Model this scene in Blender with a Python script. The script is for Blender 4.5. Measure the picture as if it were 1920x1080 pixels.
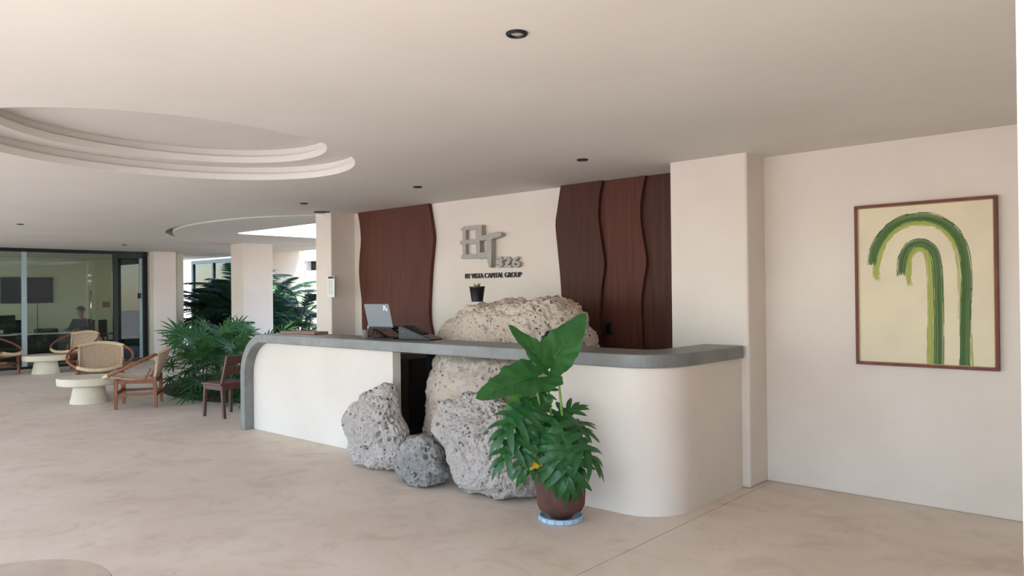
import bpy, bmesh, math, random
from mathutils import Vector, Matrix, noise
from mathutils.geometry import delaunay_2d_cdt
PI = math.pi
for o in list(bpy.data.objects):
    bpy.data.objects.remove(o)
S = bpy.context.scene
C = S.collection
random.seed(7)

# ------------------------------------------------------------------ camera
F, YAW, PITCH, ROLL, ZC = 1406.1, 0.84197, 0.005763, -0.010946, 2.7066
EYE = Vector((0, 0, 1.6))
WF = Vector((-math.cos(YAW)*math.cos(PITCH), math.sin(YAW)*math.cos(PITCH), math.sin(PITCH)))
_r = WF.cross(Vector((0, 0, 1))).normalized(); _u = _r.cross(WF)
RT = _r*math.cos(ROLL) + _u*math.sin(ROLL)
UP = -_r*math.sin(ROLL) + _u*math.cos(ROLL)
cd = bpy.data.cameras.new('camera'); cam = bpy.data.objects.new('camera', cd); C.objects.link(cam)
cd.sensor_width = 36; cd.lens = F/1920*36; cd.clip_start = 0.02; cd.clip_end = 400
cam.matrix_world = Matrix(((RT.x, UP.x, -WF.x, 0), (RT.y, UP.y, -WF.y, 0), (RT.z, UP.z, -WF.z, EYE.z), (0, 0, 0, 1)))
S.camera = cam
# ------------------------------------------------------------------ sky, sun, exposure
S.view_settings.view_transform = 'Standard'
S.view_settings.look = 'None'
S.view_settings.gamma = 1
S.view_settings.use_curve_mapping = False
S.view_settings.exposure = 2.1
w = bpy.data.worlds.new('world'); S.world = w; w.use_nodes = True
nt = w.node_tree; nt.nodes.clear()
sky = nt.nodes.new('ShaderNodeTexSky'); sky.sky_type = 'NISHITA'; sky.sun_disc = False
SUN = Vector((0.52, -0.13, 0.83)).normalized()
sky.sun_elevation = math.asin(SUN.z); sky.sun_rotation = math.atan2(SUN.x, SUN.y)
sky.air_density = 1.0; sky.dust_density = 0.4; sky.ozone_density = 3.0
bg = nt.nodes.new('ShaderNodeBackground'); bg.inputs[1].default_value = 0.22
wo = nt.nodes.new('ShaderNodeOutputWorld')
nt.links.new(sky.outputs[0], bg.inputs[0]); nt.links.new(bg.outputs[0], wo.inputs[0])
sd = bpy.data.lights.new('sun', 'SUN'); sd.energy = 3.0; sd.angle = 0.009; sd.color = (1.0, 0.955, 0.88)
so = bpy.data.objects.new('sun', sd); C.objects.link(so); so.location = (0, -20, 30)
so.rotation_euler = SUN.to_track_quat('Z', 'Y').to_euler()

# ------------------------------------------------------------------ measuring helpers
def ray(x, y):
    return WF + RT*((x-960)/F) - UP*((y-540)/F)
def atY(x, y, Y):
    d = ray(x, y); return EYE + d*(Y/d.y)
def atZ(x, y, Z):
    d = ray(x, y); return EYE + d*((Z-1.6)/d.z)
def atX(x, y, X):
    d = ray(x, y); return EYE + d*(X/d.x)
def atD(x, y, D):
    return EYE + ray(x, y)*D

# ------------------------------------------------------------------ materials
MATS = {}
def lin(c):
    return tuple(((v/12.92) if v <= 0.04045 else ((v+0.055)/1.055)**2.4) for v in c)
def rgb(r, g, b):
    return lin((r/255, g/255, b/255)) + (1,)
def mat(name, col, rough=0.7, col2=None, scale=6, detail=6, bump=0.0, bscale=40, metal=0, spec=0.4,
        stretch=(1, 1, 1), ramp=(0.35, 0.65), coord='Object', trans=0.0, distort=0.0, bdist=0.01):
    m = bpy.data.materials.new(name); m.use_nodes = True; MATS[name] = m
    t = m.node_tree; n = t.nodes; L = t.links; b = n['Principled BSDF']
    b.inputs['Roughness'].default_value = rough; b.inputs['Metallic'].default_value = metal
    b.inputs['Specular IOR Level'].default_value = spec
    b.inputs['Base Color'].default_value = col
    tc = n.new('ShaderNodeTexCoord'); mp = n.new('ShaderNodeMapping'); mp.inputs['Scale'].default_value = stretch
    L.new(tc.outputs[coord], mp.inputs[0])
    if col2:
        ns = n.new('ShaderNodeTexNoise'); ns.inputs['Scale'].default_value = scale; ns.inputs['Detail'].default_value = detail
        ns.inputs['Distortion'].default_value = distort
        L.new(mp.outputs[0], ns.inputs['Vector'])
        cr = n.new('ShaderNodeValToRGB'); cr.color_ramp.elements[0].position = ramp[0]; cr.color_ramp.elements[1].position = ramp[1]
        cr.color_ramp.elements[0].color = col; cr.color_ramp.elements[1].color = col2
        L.new(ns.outputs[0], cr.inputs[0]); L.new(cr.outputs[0], b.inputs['Base Color'])
    if bump:
        n2 = n.new('ShaderNodeTexNoise'); n2.inputs['Scale'].default_value = bscale; n2.inputs['Detail'].default_value = 8
        L.new(mp.outputs[0], n2.inputs['Vector'])
        bp = n.new('ShaderNodeBump'); bp.inputs['Strength'].default_value = bump; bp.inputs['Distance'].default_value = bdist
        L.new(n2.outputs[0], bp.inputs['Height']); L.new(bp.outputs[0], b.inputs['Normal'])
    if trans:
        tr = n.new('ShaderNodeBsdfTranslucent'); tr.inputs[0].default_value = tuple(min(1, v*1.6) for v in col[:3])+(1,)
        mx = n.new('ShaderNodeMixShader'); mx.inputs[0].default_value = trans
        out = n['Material Output']
        L.new(b.outputs[0], mx.inputs[1]); L.new(tr.outputs[0], mx.inputs[2]); L.new(mx.outputs[0], out.inputs[0])
    return m
mat('plaster', rgb(232, 219, 207), 0.85, rgb(224, 210, 197), 1.6, 5, 0.10, 18, spec=0.2, ramp=(0.3, 0.7), bdist=0.02)
mat('plaster_ceiling', rgb(230, 223, 213), 0.9, rgb(224, 216, 205), 0.9, 4, 0.06, 9, spec=0.15, ramp=(0.3, 0.7), bdist=0.02)
mat('plaster_white', rgb(240, 234, 226), 0.85, rgb(232, 225, 216), 2.0, 5, 0.08, 20, spec=0.2)
mat('concrete_grey', rgb(134, 133, 130), 0.42, rgb(112, 111, 107), 5, 7, 0.10, 25, spec=0.5, ramp=(0.3, 0.7))
mat('concrete_beige', rgb(196, 180, 160), 0.7, rgb(182, 166, 148), 5, 6, 0.12, 30)
mat('concrete_cream', rgb(226, 211, 188), 0.7, rgb(214, 199, 174), 5, 6, 0.12, 30)
mat('soil', rgb(58, 46, 36), 0.95, rgb(36, 30, 24), 14, 8, 0.8, 30, bdist=0.03)
mat('ground_out', rgb(212, 204, 194), 0.9, rgb(198, 188, 176), 0.4, 6, 0.1, 5)
mat('panel_wood', rgb(84, 50, 39), 0.55, rgb(68, 39, 31), 3.0, 8, 0.06, 60, spec=0.18, stretch=(9, 9, 0.55), ramp=(0.3, 0.72))
mat('panel_wood_red', rgb(98, 55, 43), 0.55, rgb(80, 45, 36), 3.0, 8, 0.06, 60, spec=0.18, stretch=(9, 9, 0.5), ramp=(0.3, 0.72))
mat('chair_wood', rgb(150, 90, 56), 0.5, rgb(116, 66, 42), 5, 8, 0.05, 50, stretch=(6, 6, 1), ramp=(0.3, 0.7))
mat('dark_chair_wood', rgb(108, 68, 58), 0.45, rgb(82, 50, 43), 5, 8, 0.05, 50, stretch=(6, 6, 1), ramp=(0.3, 0.7))
mat('rope', rgb(212, 184, 156), 0.9, rgb(192, 162, 134), 40, 4, 0.3, 160)
mat('rope_pale', rgb(222, 200, 164), 0.9, rgb(200, 174, 136), 40, 4, 0.3, 160)
mat('black_metal', rgb(24, 26, 28), 0.45)
mat('dark_frame', rgb(22, 28, 32), 0.4)
mat('black_plastic', rgb(20, 20, 22), 0.4, spec=0.5)
mat('black_fabric', rgb(22, 23, 26), 0.95)
mat('navy_fabric', rgb(24, 28, 42), 0.95)
mat('screen', rgb(10, 12, 14), 0.5, spec=0.15)
mat('laptop_grey', rgb(140, 146, 150), 0.45, spec=0.5, metal=0.3)
mat('sticker_white', rgb(225, 228, 235), 0.6)
mat('paper', rgb(236, 232, 226), 0.85)
mat('paper_ink', rgb(70, 74, 84), 0.85)
mat('sign_grey', rgb(172, 166, 158), 0.5, rgb(164, 158, 150), 20, 4, spec=0.4)
mat('sign_dark', rgb(62, 58, 52), 0.5)
mat('terracotta', rgb(104, 66, 54), 0.75, rgb(84, 54, 46), 9, 7, 0.25, 40)
mat('saucer_dark', rgb(132, 158, 178), 0.5)
mat('saucer', rgb(176, 200, 216), 0.4, spec=0.5)
mat('picture_frame', rgb(122, 66, 52), 0.55, rgb(100, 54, 44), 4, 8, stretch=(4, 4, 1))
mat('frame_gilt', rgb(190, 160, 112), 0.6)
mat('canvas', rgb(232, 217, 184), 0.9, rgb(224, 208, 182), 4.0, 6, 0.1, 120, ramp=(0.3, 0.7))
mat('leaf_big', rgb(46, 96, 46), 0.42, rgb(60, 116, 54), 9, 5, spec=0.5, trans=0.30)
mat('leaf_lime', rgb(86, 138, 50), 0.42, rgb(70, 122, 46), 9, 5, spec=0.5, trans=0.35)
mat('leaf_vein', rgb(78, 126, 66), 0.5, trans=0.2)
mat('leaf_split', rgb(50, 106, 50), 0.38, rgb(36, 84, 42), 7, 5, spec=0.5, trans=0.22)
mat('leaf_yellow', rgb(222, 170, 50), 0.6, rgb(200, 140, 40), 9, 5, trans=0.3)
mat('stalk', rgb(146, 176, 78), 0.5, rgb(120, 156, 66), 12, 4)
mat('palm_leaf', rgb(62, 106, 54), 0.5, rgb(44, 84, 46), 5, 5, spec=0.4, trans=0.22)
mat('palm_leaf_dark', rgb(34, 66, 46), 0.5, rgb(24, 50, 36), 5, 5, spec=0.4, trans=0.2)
mat('grass', rgb(74, 112, 56), 0.6, rgb(50, 86, 46), 8, 4, trans=0.25)
mat('palm_stem', rgb(70, 78, 50), 0.8, rgb(50, 52, 36), 16, 4)
mat('succulent', rgb(120, 150, 70), 0.5, rgb(150, 150, 80), 30, 3)
mat('skin', rgb(170, 120, 92), 0.6)
mat('hair', rgb(28, 22, 20), 0.7)
mat('lamp_lens', rgb(190, 186, 178), 0.3, spec=0.5)
mat('steel', rgb(190, 192, 194), 0.25, metal=1.0)
mat('tray_wood', rgb(168, 128, 110), 0.6, rgb(148, 108, 92), 6, 6, stretch=(1, 8, 8))
mat('cord', rgb(210, 210, 208), 0.6)
mat('black_cord', rgb(18, 18, 20), 0.6)
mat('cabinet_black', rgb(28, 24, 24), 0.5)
mat('office_wall', rgb(214, 208, 186), 0.9, rgb(206, 200, 178), 1.5, 4)
mat('stone_grey', rgb(140, 136, 128), 0.9, rgb(110, 108, 100), 8, 8, 0.5, 20)
mat('curtain', rgb(170, 186, 190), 0.8)

def floor_mat():
    m = bpy.data.materials.new('polished_cement'); m.use_nodes = True; MATS['floor'] = m
    t = m.node_tree; n = t.nodes; L = t.links; b = n['Principled BSDF']
    tc = n.new('ShaderNodeTexCoord')
    def nz(scale, detail, dist=0.0, rough=0.6):
        x = n.new('ShaderNodeTexNoise'); x.inputs['Scale'].default_value = scale; x.inputs['Detail'].default_value = detail
        x.inputs['Distortion'].default_value = dist; x.inputs['Roughness'].default_value = rough
        L.new(tc.outputs['Object'], x.inputs['Vector']); return x
    def ramp(src, p0, c0, p1, c1):
        r = n.new('ShaderNodeValToRGB'); r.color_ramp.elements[0].position = p0; r.color_ramp.elements[1].position = p1
        r.color_ramp.elements[0].color = c0; r.color_ramp.elements[1].color = c1; L.new(src, r.inputs[0]); return r
    a = ramp(nz(0.9, 7, 0.6).outputs[0], 0.32, rgb(220, 200, 179), 0.68, rgb(235, 219, 201))
    st = ramp(nz(2.6, 8, 1.2, 0.65).outputs[0], 0.34, (0.80, 0.77, 0.74, 1), 0.50, (1, 1, 1, 1))
    vo = n.new('ShaderNodeTexVoronoi'); vo.inputs['Scale'].default_value = 2.3; vo.inputs['Randomness'].default_value = 1
    L.new(tc.outputs['Object'], vo.inputs['Vector'])
    sp = ramp(vo.outputs['Distance'], 0.015, (0.62, 0.57, 0.54, 1), 0.04, (1, 1, 1, 1))
    mx = n.new('ShaderNodeMix'); mx.data_type = 'RGBA'; mx.blend_type = 'MULTIPLY'; mx.inputs[0].default_value = 0.6
    L.new(a.outputs[0], mx.inputs[6]); L.new(st.outputs[0], mx.inputs[7])
    m2 = n.new('ShaderNodeMix'); m2.data_type = 'RGBA'; m2.blend_type = 'MULTIPLY'; m2.inputs[0].default_value = 0.7
    L.new(mx.outputs[2], m2.inputs[6]); L.new(sp.outputs[0], m2.inputs[7])
    L.new(m2.outputs[2], b.inputs['Base Color'])
    rr = n.new('ShaderNodeMapRange'); L.new(nz(1.6, 5).outputs[0], rr.inputs[0])
    rr.inputs[3].default_value = 0.42; rr.inputs[4].default_value = 0.62; L.new(rr.outputs[0], b.inputs['Roughness'])
    b.inputs['Specular IOR Level'].default_value = 0.4
    bp = n.new('ShaderNodeBump'); bp.inputs['Strength'].default_value = 0.08; bp.inputs['Distance'].default_value = 0.01
    L.new(nz(7, 8, 0.5).outputs[0], bp.inputs['Height']); L.new(bp.outputs[0], b.inputs['Normal'])
floor_mat()

def rock_mat(name, c_hi, c_lo, c_grey, grey_amt, pit=22.0):
    m = bpy.data.materials.new(name); m.use_nodes = True; MATS[name] = m
    t = m.node_tree; n = t.nodes; L = t.links; b = n['Principled BSDF']; b.inputs['Roughness'].default_value = 0.95
    b.inputs['Specular IOR Level'].default_value = 0.1
    tc = n.new('ShaderNodeTexCoord')
    def nz(scale, detail, rough=0.6):
        x = n.new('ShaderNodeTexNoise'); x.inputs['Scale'].default_value = scale; x.inputs['Detail'].default_value = detail
        x.inputs['Roughness'].default_value = rough; L.new(tc.outputs['Object'], x.inputs['Vector']); return x
    def ramp(src, p0, c0, p1, c1):
        r = n.new('ShaderNodeValToRGB'); r.color_ramp.elements[0].position = p0; r.color_ramp.elements[1].position = p1
        r.color_ramp.elements[0].color = c0; r.color_ramp.elements[1].color = c1; L.new(src, r.inputs[0]); return r
    a = ramp(nz(5, 8).outputs[0], 0.35, c_lo, 0.62, c_hi)
    g = ramp(nz(2.2, 6).outputs[0], 0.62-grey_amt, (1, 1, 1, 1), 0.72-grey_amt, (0, 0, 0, 1))
    mx = n.new('ShaderNodeMix'); mx.data_type = 'RGBA'
    inv = n.new('ShaderNodeMath'); inv.operation = 'SUBTRACT'; inv.inputs[0].default_value = 1; L.new(g.outputs[0], inv.inputs[1])
    L.new(g.outputs[0], mx.inputs[0]); mx.inputs[7].default_value = c_grey; L.new(a.outputs[0], mx.inputs[6])
    # shade of the pores painted into the colour as dark specks, in patches
    vo = n.new('ShaderNodeTexVoronoi'); vo.inputs['Scale'].default_value = pit
    dm = n.new('ShaderNodeMix'); dm.data_type = 'RGBA'; dm.inputs[0].default_value = 0.10
    wn = nz(8, 4); L.new(tc.outputs['Object'], dm.inputs[6]); L.new(wn.outputs['Color'], dm.inputs[7]); L.new(dm.outputs[2], vo.inputs['Vector'])
    pr = ramp(vo.outputs['Distance'], 0.10, (0, 0, 0, 1), 0.30, (1, 1, 1, 1))
    fn = nz(70, 6, 0.7)
    fr = ramp(fn.outputs[0], 0.28, (0.55, 0.49, 0.43, 1), 0.40, (1, 1, 1, 1))
    m2 = n.new('ShaderNodeMix'); m2.data_type = 'RGBA'; m2.blend_type = 'MULTIPLY'; m2.inputs[0].default_value = 0.85
    pc = ramp(vo.outputs['Distance'], 0.14, (0.20, 0.15, 0.13, 1), 0.33, (1, 1, 1, 1))
    pg = ramp(nz(6.0, 4).outputs[0], 0.42, (0, 0, 0, 1), 0.58, (1, 1, 1, 1))
    m3 = n.new('ShaderNodeMix'); m3.data_type = 'RGBA'; m3.blend_type = 'MULTIPLY'
    L.new(pg.outputs[0], m3.inputs[0]); L.new(m2.outputs[2], m3.inputs[6]); L.new(pc.outputs[0], m3.inputs[7])
    L.new(mx.outputs[2], m2.inputs[6]); L.new(fr.outputs[0], m2.inputs[7]); L.new(m3.outputs[2], b.inputs['Base Color'])
    ad = n.new('ShaderNodeMath'); ad.operation = 'MULTIPLY_ADD'; ad.inputs[1].default_value = 0.6
    L.new(pr.outputs[0], ad.inputs[0]); L.new(fn.outputs[0], ad.inputs[2])
    bp = n.new('ShaderNodeBump'); bp.inputs['Strength'].default_value = 1.0; bp.inputs['Distance'].default_value = 0.022
    L.new(ad.outputs[0], bp.inputs['Height']); L.new(bp.outputs[0], b.inputs['Normal'])
rock_mat('rock_cream', rgb(255, 232, 200), rgb(244, 210, 174), rgb(242, 220, 200), 0.03)
rock_mat('rock_pale', rgb(246, 229, 214), rgb(232, 209, 192), rgb(220, 206, 196), 0.06)
rock_mat('rock_grey', rgb(224, 214, 204), rgb(190, 182, 174), rgb(176, 170, 164), 0.12, 22)

def glass_mat(name, tint, extra=0.0):
    m = bpy.data.materials.new(name); m.use_nodes = True; MATS[name] = m
    t = m.node_tree; n = t.nodes; L = t.links; n.remove(n['Principled BSDF'])
    tr = n.new('ShaderNodeBsdfTransparent'); tr.inputs[0].default_value = tint
    gl = n.new('ShaderNodeBsdfGlossy'); gl.inputs['Roughness'].default_value = 0.01
    fr = n.new('ShaderNodeFresnel'); fr.inputs[0].default_value = 1.5
    mu = n.new('ShaderNodeMath'); mu.operation = 'ADD'; mu.inputs[1].default_value = extra; L.new(fr.outputs[0], mu.inputs[0])
    mx = n.new('ShaderNodeMixShader'); L.new(mu.outputs[0], mx.inputs[0]); L.new(tr.outputs[0], mx.inputs[1]); L.new(gl.outputs[0], mx.inputs[2])
    L.new(mx.outputs[0], n['Material Output'].inputs[0])
glass_mat('glass', (0.86, 0.92, 0.88, 1), 0.0)
glass_mat('glass_dark', (0.16, 0.24, 0.23, 1), 0.0)

def brush_mat(name, c1, c2):
    m = bpy.data.materials.new(name); m.use_nodes = True; MATS[name] = m
    t = m.node_tree; n = t.nodes; L = t.links; b = n['Principled BSDF']; b.inputs['Roughness'].default_value = 0.7
    uv = n.new('ShaderNodeUVMap'); mp = n.new('ShaderNodeMapping'); mp.inputs['Scale'].default_value = (26, 3, 1)
    ns = n.new('ShaderNodeTexNoise'); ns.inputs['Scale'].default_value = 1; ns.inputs['Detail'].default_value = 5
    L.new(uv.outputs[0], mp.inputs[0]); L.new(mp.outputs[0], ns.inputs['Vector'])
    r = n.new('ShaderNodeValToRGB'); r.color_ramp.elements[0].position = 0.38; r.color_ramp.elements[1].position = 0.7
    r.color_ramp.elements[0].color = c1; r.color_ramp.elements[1].color = c2
    L.new(ns.outputs[0], r.inputs[0]); L.new(r.outputs[0], b.inputs['Base Color'])
brush_mat('paint_green', rgb(42, 84, 28), rgb(92, 124, 56))
brush_mat('paint_lime', rgb(148, 158, 52), rgb(192, 188, 108))

# ------------------------------------------------------------------ mesh helpers
class MB:
    def __init__(s): s.v = []; s.f = []
    def add(s, vs, fs):
        o = len(s.v); s.v += [tuple(v) for v in vs]; s.f += [tuple(i+o for i in f) for f in fs]; return s
    def box(s, x0, x1, y0, y1, z0, z1, M=None):
        vs = [Vector((x, y, z)) for z in (z0, z1) for y in (y0, y1) for x in (x0, x1)]
        if M: vs = [M @ v for v in vs]
        return s.add(vs, [(0, 2, 3, 1), (4, 5, 7, 6), (0, 1, 5, 4), (2, 6, 7, 3), (0, 4, 6, 2), (1, 3, 7, 5)])
    def prism(s, poly, d0, d1, axis='z'):
        def P(a, b, d): return {'z': (a, b, d), 'y': (a, d, b), 'x': (d, a, b)}[axis]
        n = len(poly)
        vs = [P(a, b, d0) for a, b in poly] + [P(a, b, d1) for a, b in poly]
        return s.add(vs, [tuple(range(n))[::-1], tuple(range(n, 2*n))] + [(i, (i+1) % n, n+(i+1) % n, n+i) for i in range(n)])
    def bar(s, a, b, w, h=None, up=(0, 0, 1), taper=1.0):
        a = Vector(a); b = Vector(b); h = h or w; d = (b-a).normalized(); u = Vector(up)
        x = d.cross(u)
        if x.length < 1e-4: x = d.cross(Vector((1, 0, 0)))
        x.normalize(); u = x.cross(d).normalized()
        vs = []
        for p, k in ((a, 1), (b, taper)):
            for sx, sy in ((-1, -1), (1, -1), (1, 1), (-1, 1)): vs.append(p + x*(sx*w/2*k) + u*(sy*h/2*k))
        return s.add(vs, [(3, 2, 1, 0), (4, 5, 6, 7), (0, 1, 5, 4), (1, 2, 6, 5), (2, 3, 7, 6), (3, 0, 4, 7)])
    def tube(s, path, r, n=8, closed=False):
        P = [Vector(p) for p in path]; m = len(P); R = r if isinstance(r, (list, tuple)) else [r]*m
        vs = []; prev = None
        for i, p in enumerate(P):
            t = (P[(i+1) % m]-P[i-1]) if closed else (P[min(i+1, m-1)]-P[max(i-1, 0)])
            t.normalize()
            if prev is None:
                x = t.cross(Vector((0, 0, 1)))
                if x.length < 1e-3: x = t.cross(Vector((1, 0, 0)))
            else: x = prev - t*prev.dot(t)
            x.normalize(); prev = x; y = t.cross(x)
            for k in range(n):
                a = 2*PI*k/n; vs.append(p + x*(math.cos(a)*R[i]) + y*(math.sin(a)*R[i]))
        fs = []
        for i in range(m if closed else m-1):
            j = (i+1) % m
            for k in range(n): fs.append((i*n+k, i*n+(k+1) % n, j*n+(k+1) % n, j*n+k))
        if not closed: fs += [tuple(range(n))[::-1], tuple(range((m-1)*n, m*n))]
        return s.add(vs, fs)
    def lathe(s, prof, n=40, c=(0, 0, 0), sx=1, sy=1):
        vs = []
        for r, z in prof:
            for k in range(n):
                a = 2*PI*k/n; vs.append((c[0]+r*sx*math.cos(a), c[1]+r*sy*math.sin(a), c[2]+z))
        fs = []
        for i in range(len(prof)-1):
            for k in range(n): fs.append((i*n+k, i*n+(k+1) % n, (i+1)*n+(k+1) % n, (i+1)*n+k))
        fs += [tuple(range(n))[::-1], tuple(range((len(prof)-1)*n, len(prof)*n))]
        return s.add(vs, fs)
    def mesh(s, name):
        me = bpy.data.meshes.new(name); me.from_pydata(s.v, [], s.f); me.update()
        bm = bmesh.new(); bm.from_mesh(me); bmesh.ops.recalc_face_normals(bm, faces=bm.faces); bm.to_mesh(me); bm.free()
        return me
    def build(s, name, m, parent=None, smooth=False, bevel=0.0, seg=2):
        me = s.mesh(name); return link(name, me, m, parent, smooth, bevel, seg)
def link(name, me, m, parent=None, smooth=False, bevel=0.0, seg=2):
    o = bpy.data.objects.new(name, me); C.objects.link(o)
    if m and not me.materials: me.materials.append(MATS[m])
    if parent: o.parent = parent
    if smooth:
        for p in me.polygons: p.use_smooth = True
        if smooth == 'auto':
            md = o.modifiers.new('edges', 'EDGE_SPLIT'); md.split_angle = math.radians(38)
    if bevel:
        b = o.modifiers.new('bevel', 'BEVEL'); b.width = bevel; b.segments = seg; b.limit_method = 'ANGLE'; b.angle_limit = math.radians(40)
    return o
def tag(o, label=None, cat=None, group=None, kind=None):
    if label: o['label'] = label
    if cat: o['category'] = cat
    if group: o['group'] = group
    if kind: o['kind'] = kind
    return o
def thing(name, label, cat, loc=(0, 0, 0), rotz=0, group=None):
    o = bpy.data.objects.new(name, None); C.objects.link(o); o.location = loc; o.rotation_euler = (0, 0, rotz)
    o.empty_display_size = 0.1
    return tag(o, label, cat, group)
def struct(o, label=None): return tag(o, label, kind='structure')
def copy_tree(o, parent=None):
    c = o.copy(); C.objects.link(c); c.parent = parent
    for ch in list(o.children): copy_tree(ch, c)
    return c

def ellipse(cx, cy, a, b, rot, n=96):
    out = []
    for k in range(n):
        t = 2*PI*k/n; x = a*math.cos(t); y = b*math.sin(t)
        out.append((cx + x*math.cos(rot)-y*math.sin(rot), cy + x*math.sin(rot)+y*math.cos(rot)))
    return out
def inside(p, poly):
    r = False; j = len(poly)-1
    for i in range(len(poly)):
        xi, yi = poly[i]; xj, yj = poly[j]
        if (yi > p[1]) != (yj > p[1]) and p[0] < (xj-xi)*(p[1]-yi)/(yj-yi)+xi: r = not r
        j = i
    return r
def plate(mb, outer, holes, z):
    vs = [Vector(p) for p in outer]; es = [(i, (i+1) % len(outer)) for i in range(len(outer))]
    for h in holes:
        o = len(vs); vs += [Vector(p) for p in h]; es += [(o+i, o+(i+1) % len(h)) for i in range(len(h))]
    V, E_, T, *_ = delaunay_2d_cdt(vs, es, [], 1, 1e-6)
    fs = []
    for t in T:
        cx = sum(V[i].x for i in t)/len(t); cy = sum(V[i].y for i in t)/len(t)
        if not any(inside((cx, cy), h) for h in holes): fs.append(tuple(t))
    mb.add([(v.x, v.y, z) for v in V], fs)
def loft(mb, rings):
    n = len(rings[0]); vs = [p for r in rings for p in r]; fs = []
    for i in range(len(rings)-1):
        for k in range(n): fs.append((i*n+k, i*n+(k+1) % n, (i+1)*n+(k+1) % n, (i+1)*n+k))
    mb.add(vs, fs)
def at_z(poly, z): return [(x, y, z) for x, y in poly]

# ================================================================== THE SHELL
YW, YB, YP = 6.103, 6.272, 5.766            # painting wall, sign wall, pillar fronts
XL, XR, YF, YE = -19.35, 0.55, 0.35, 10.6   # glass front, right end, open front, garden edge of the slab
# floor: two cement pours with an open joint between them
mb = MB(); mb.box(XL-4.2, -2.566, -3.2, 12.4, -0.15, 0); fl = struct(mb.build('floor', 'floor'), 'polished beige cement floor of the lobby')
mb = MB(); mb.box(-2.560, XR+0.2, -3.2, 12.4, -0.15, 0); mb.build('floor_slab', 'floor', fl)
mb = MB(); mb.box(-2.566, -2.560, -3.2, 12.4, -0.15, -0.004); mb.build('floor_joint', 'stone_grey', fl)
mb = MB(); mb.box(-90, 60, -80, 80, -0.5, -0.16); struct(mb.build('ground', 'ground_out'), 'sandy ground outside the building')

# ceiling with the stepped oval tray, the oval shadow gap and the skylight
e1 = lambda d: ellipse(-5.77, 2.594, 1.49-d, 1.225-d, math.atan2(-0.979, 0.206), 128)
e2 = lambda d: ellipse(-11.98, 7.71, 3.663-d, 2.29-d, math.atan2(-0.2875, 0.958), 128)
def rrect(x0, x1, y0, y1, r, n=6):
    out = []
    for cx, cy, a0 in ((x1-r, y1-r, 0), (x0+r, y1-r, PI/2), (x0+r, y0+r, PI), (x1-r, y0+r, 1.5*PI)):
        for k in range(n+1): a = a0+PI/2*k/n; out.append((cx+r*math.cos(a), cy+r*math.sin(a)))
    return out
SKYL = rrect(-12.66, -9.35, 6.68, 8.7, 0.25)
outer = [(XL-4.2, -2.5), (-0.35, -2.5), (-0.35, YF), (XR+0.2, YF), (XR+0.2, YE), (XL-4.2, YE)]  # front roof run and notch added out of view to shape the daylight
mb = MB()
plate(mb, outer, [e1(0), e2(0)], ZC)
plate(mb, outer, [SKYL, ], 3.34)
loft(mb, [at_z(outer, ZC), at_z(outer, 3.34)])
cl = struct(mb.build('ceiling', 'plaster_ceiling'), 'smooth beige plaster ceiling with oval recesses')
mb = MB()
loft(mb, [at_z(e1(0), ZC), at_z(e1(0), ZC+0.058), at_z(e1(-0.035), ZC+0.062), at_z(e1(-0.035), ZC+0.125), at_z(e1(0.23), ZC+0.125),
          at_z(e1(0.23), ZC+0.183), at_z(e1(0.195), ZC+0.187), at_z(e1(0.195), ZC+0.25)])
plate(mb, e1(0.195), [], ZC+0.25)
mb.build('tray_recess', 'plaster_ceiling', cl, 'auto')
mb = MB()
loft(mb, [at_z(e2(0), ZC), at_z(e2(0), ZC+0.32), at_z(e2(0.13), ZC+0.32), at_z(e2(0.13), ZC)])
plate(mb, e2(0.13), [SKYL], ZC)
loft(mb, [at_z(SKYL, ZC), at_z(SKYL, 3.34)])
mb.build('oval_soffit', 'plaster_ceiling', cl, 'auto')

def wall(name, label, *boxes, m='plaster', bevel=0.012):
    mb = MB()
    for b in boxes: mb.box(*b)
    return struct(mb.build(name, m, None, False, bevel), label)
wall('wall_back', 'plaster wall behind the counter carrying the sign', (-8.83, -3.0, YB, YB+0.25, 0, ZC+0.02))
wall('wall_right', 'plaster wall with the green arch painting', (-2.62, XR+0.2, YW, YW+0.4, 0, ZC+0.02))
wall('wall_side', 'plaster end wall of the lobby', (XR, XR+0.2, YF, YW, 0, ZC+0.02))
wall('added_rear_block', 'unseen block added behind the sign wall to dim glass reflections', (-9.0, XR+0.2, YB+0.5, YE, 0, ZC+0.02))  # unseen block added to keep the sunlit courtyard out of the glass reflection
wall('pillar', 'wide plaster pillar where the counter ends', (-3.302, -2.602, YP, YB+0.2, 0, ZC+0.02), bevel=0.02)
wall('pillar', 'plaster pillar with the notice behind the counter', (-8.86, -8.50, 5.885, YB+0.2, 0, ZC+0.02))
wall('pillar', 'plaster pillar standing in the planting bed', (-15.38, -14.86, 8.07, 8.78, 0, ZC+0.02), bevel=0.02)
wall('pillar', 'plaster pillar beside the glass office door', (-19.20, -18.92, 7.92, 8.48, 0, ZC+0.02), bevel=0.02)
# white entrance post close to the viewer on the right
p0 = atD(1911, 540, 0.40)
pm = MB(); pm.box(0, 0.22, 0, 0.22, -1.6, 1.3)
po = struct(pm.build('entrance_post', 'plaster_white', None, False, 0.004), 'white entrance post at the right edge')
po.location = p0; po.rotation_euler = (0, 0, math.radians(4))

# ================================================================== RECEPTION COUNTER
YS, YSB, ZT, ZU = 4.515, 4.975, 1.15, 1.052     # slab front / back, top / underside
def arc(cx, cy, r, a0, a1, n): return [(cx+r*math.cos(a0+(a1-a0)*k/n), cy+r*math.sin(a0+(a1-a0)*k/n)) for k in range(n+1)]
cn = thing('reception_counter', 'curved plaster reception counter with a grey concrete top', 'counter', (0, 0, 0))
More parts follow.
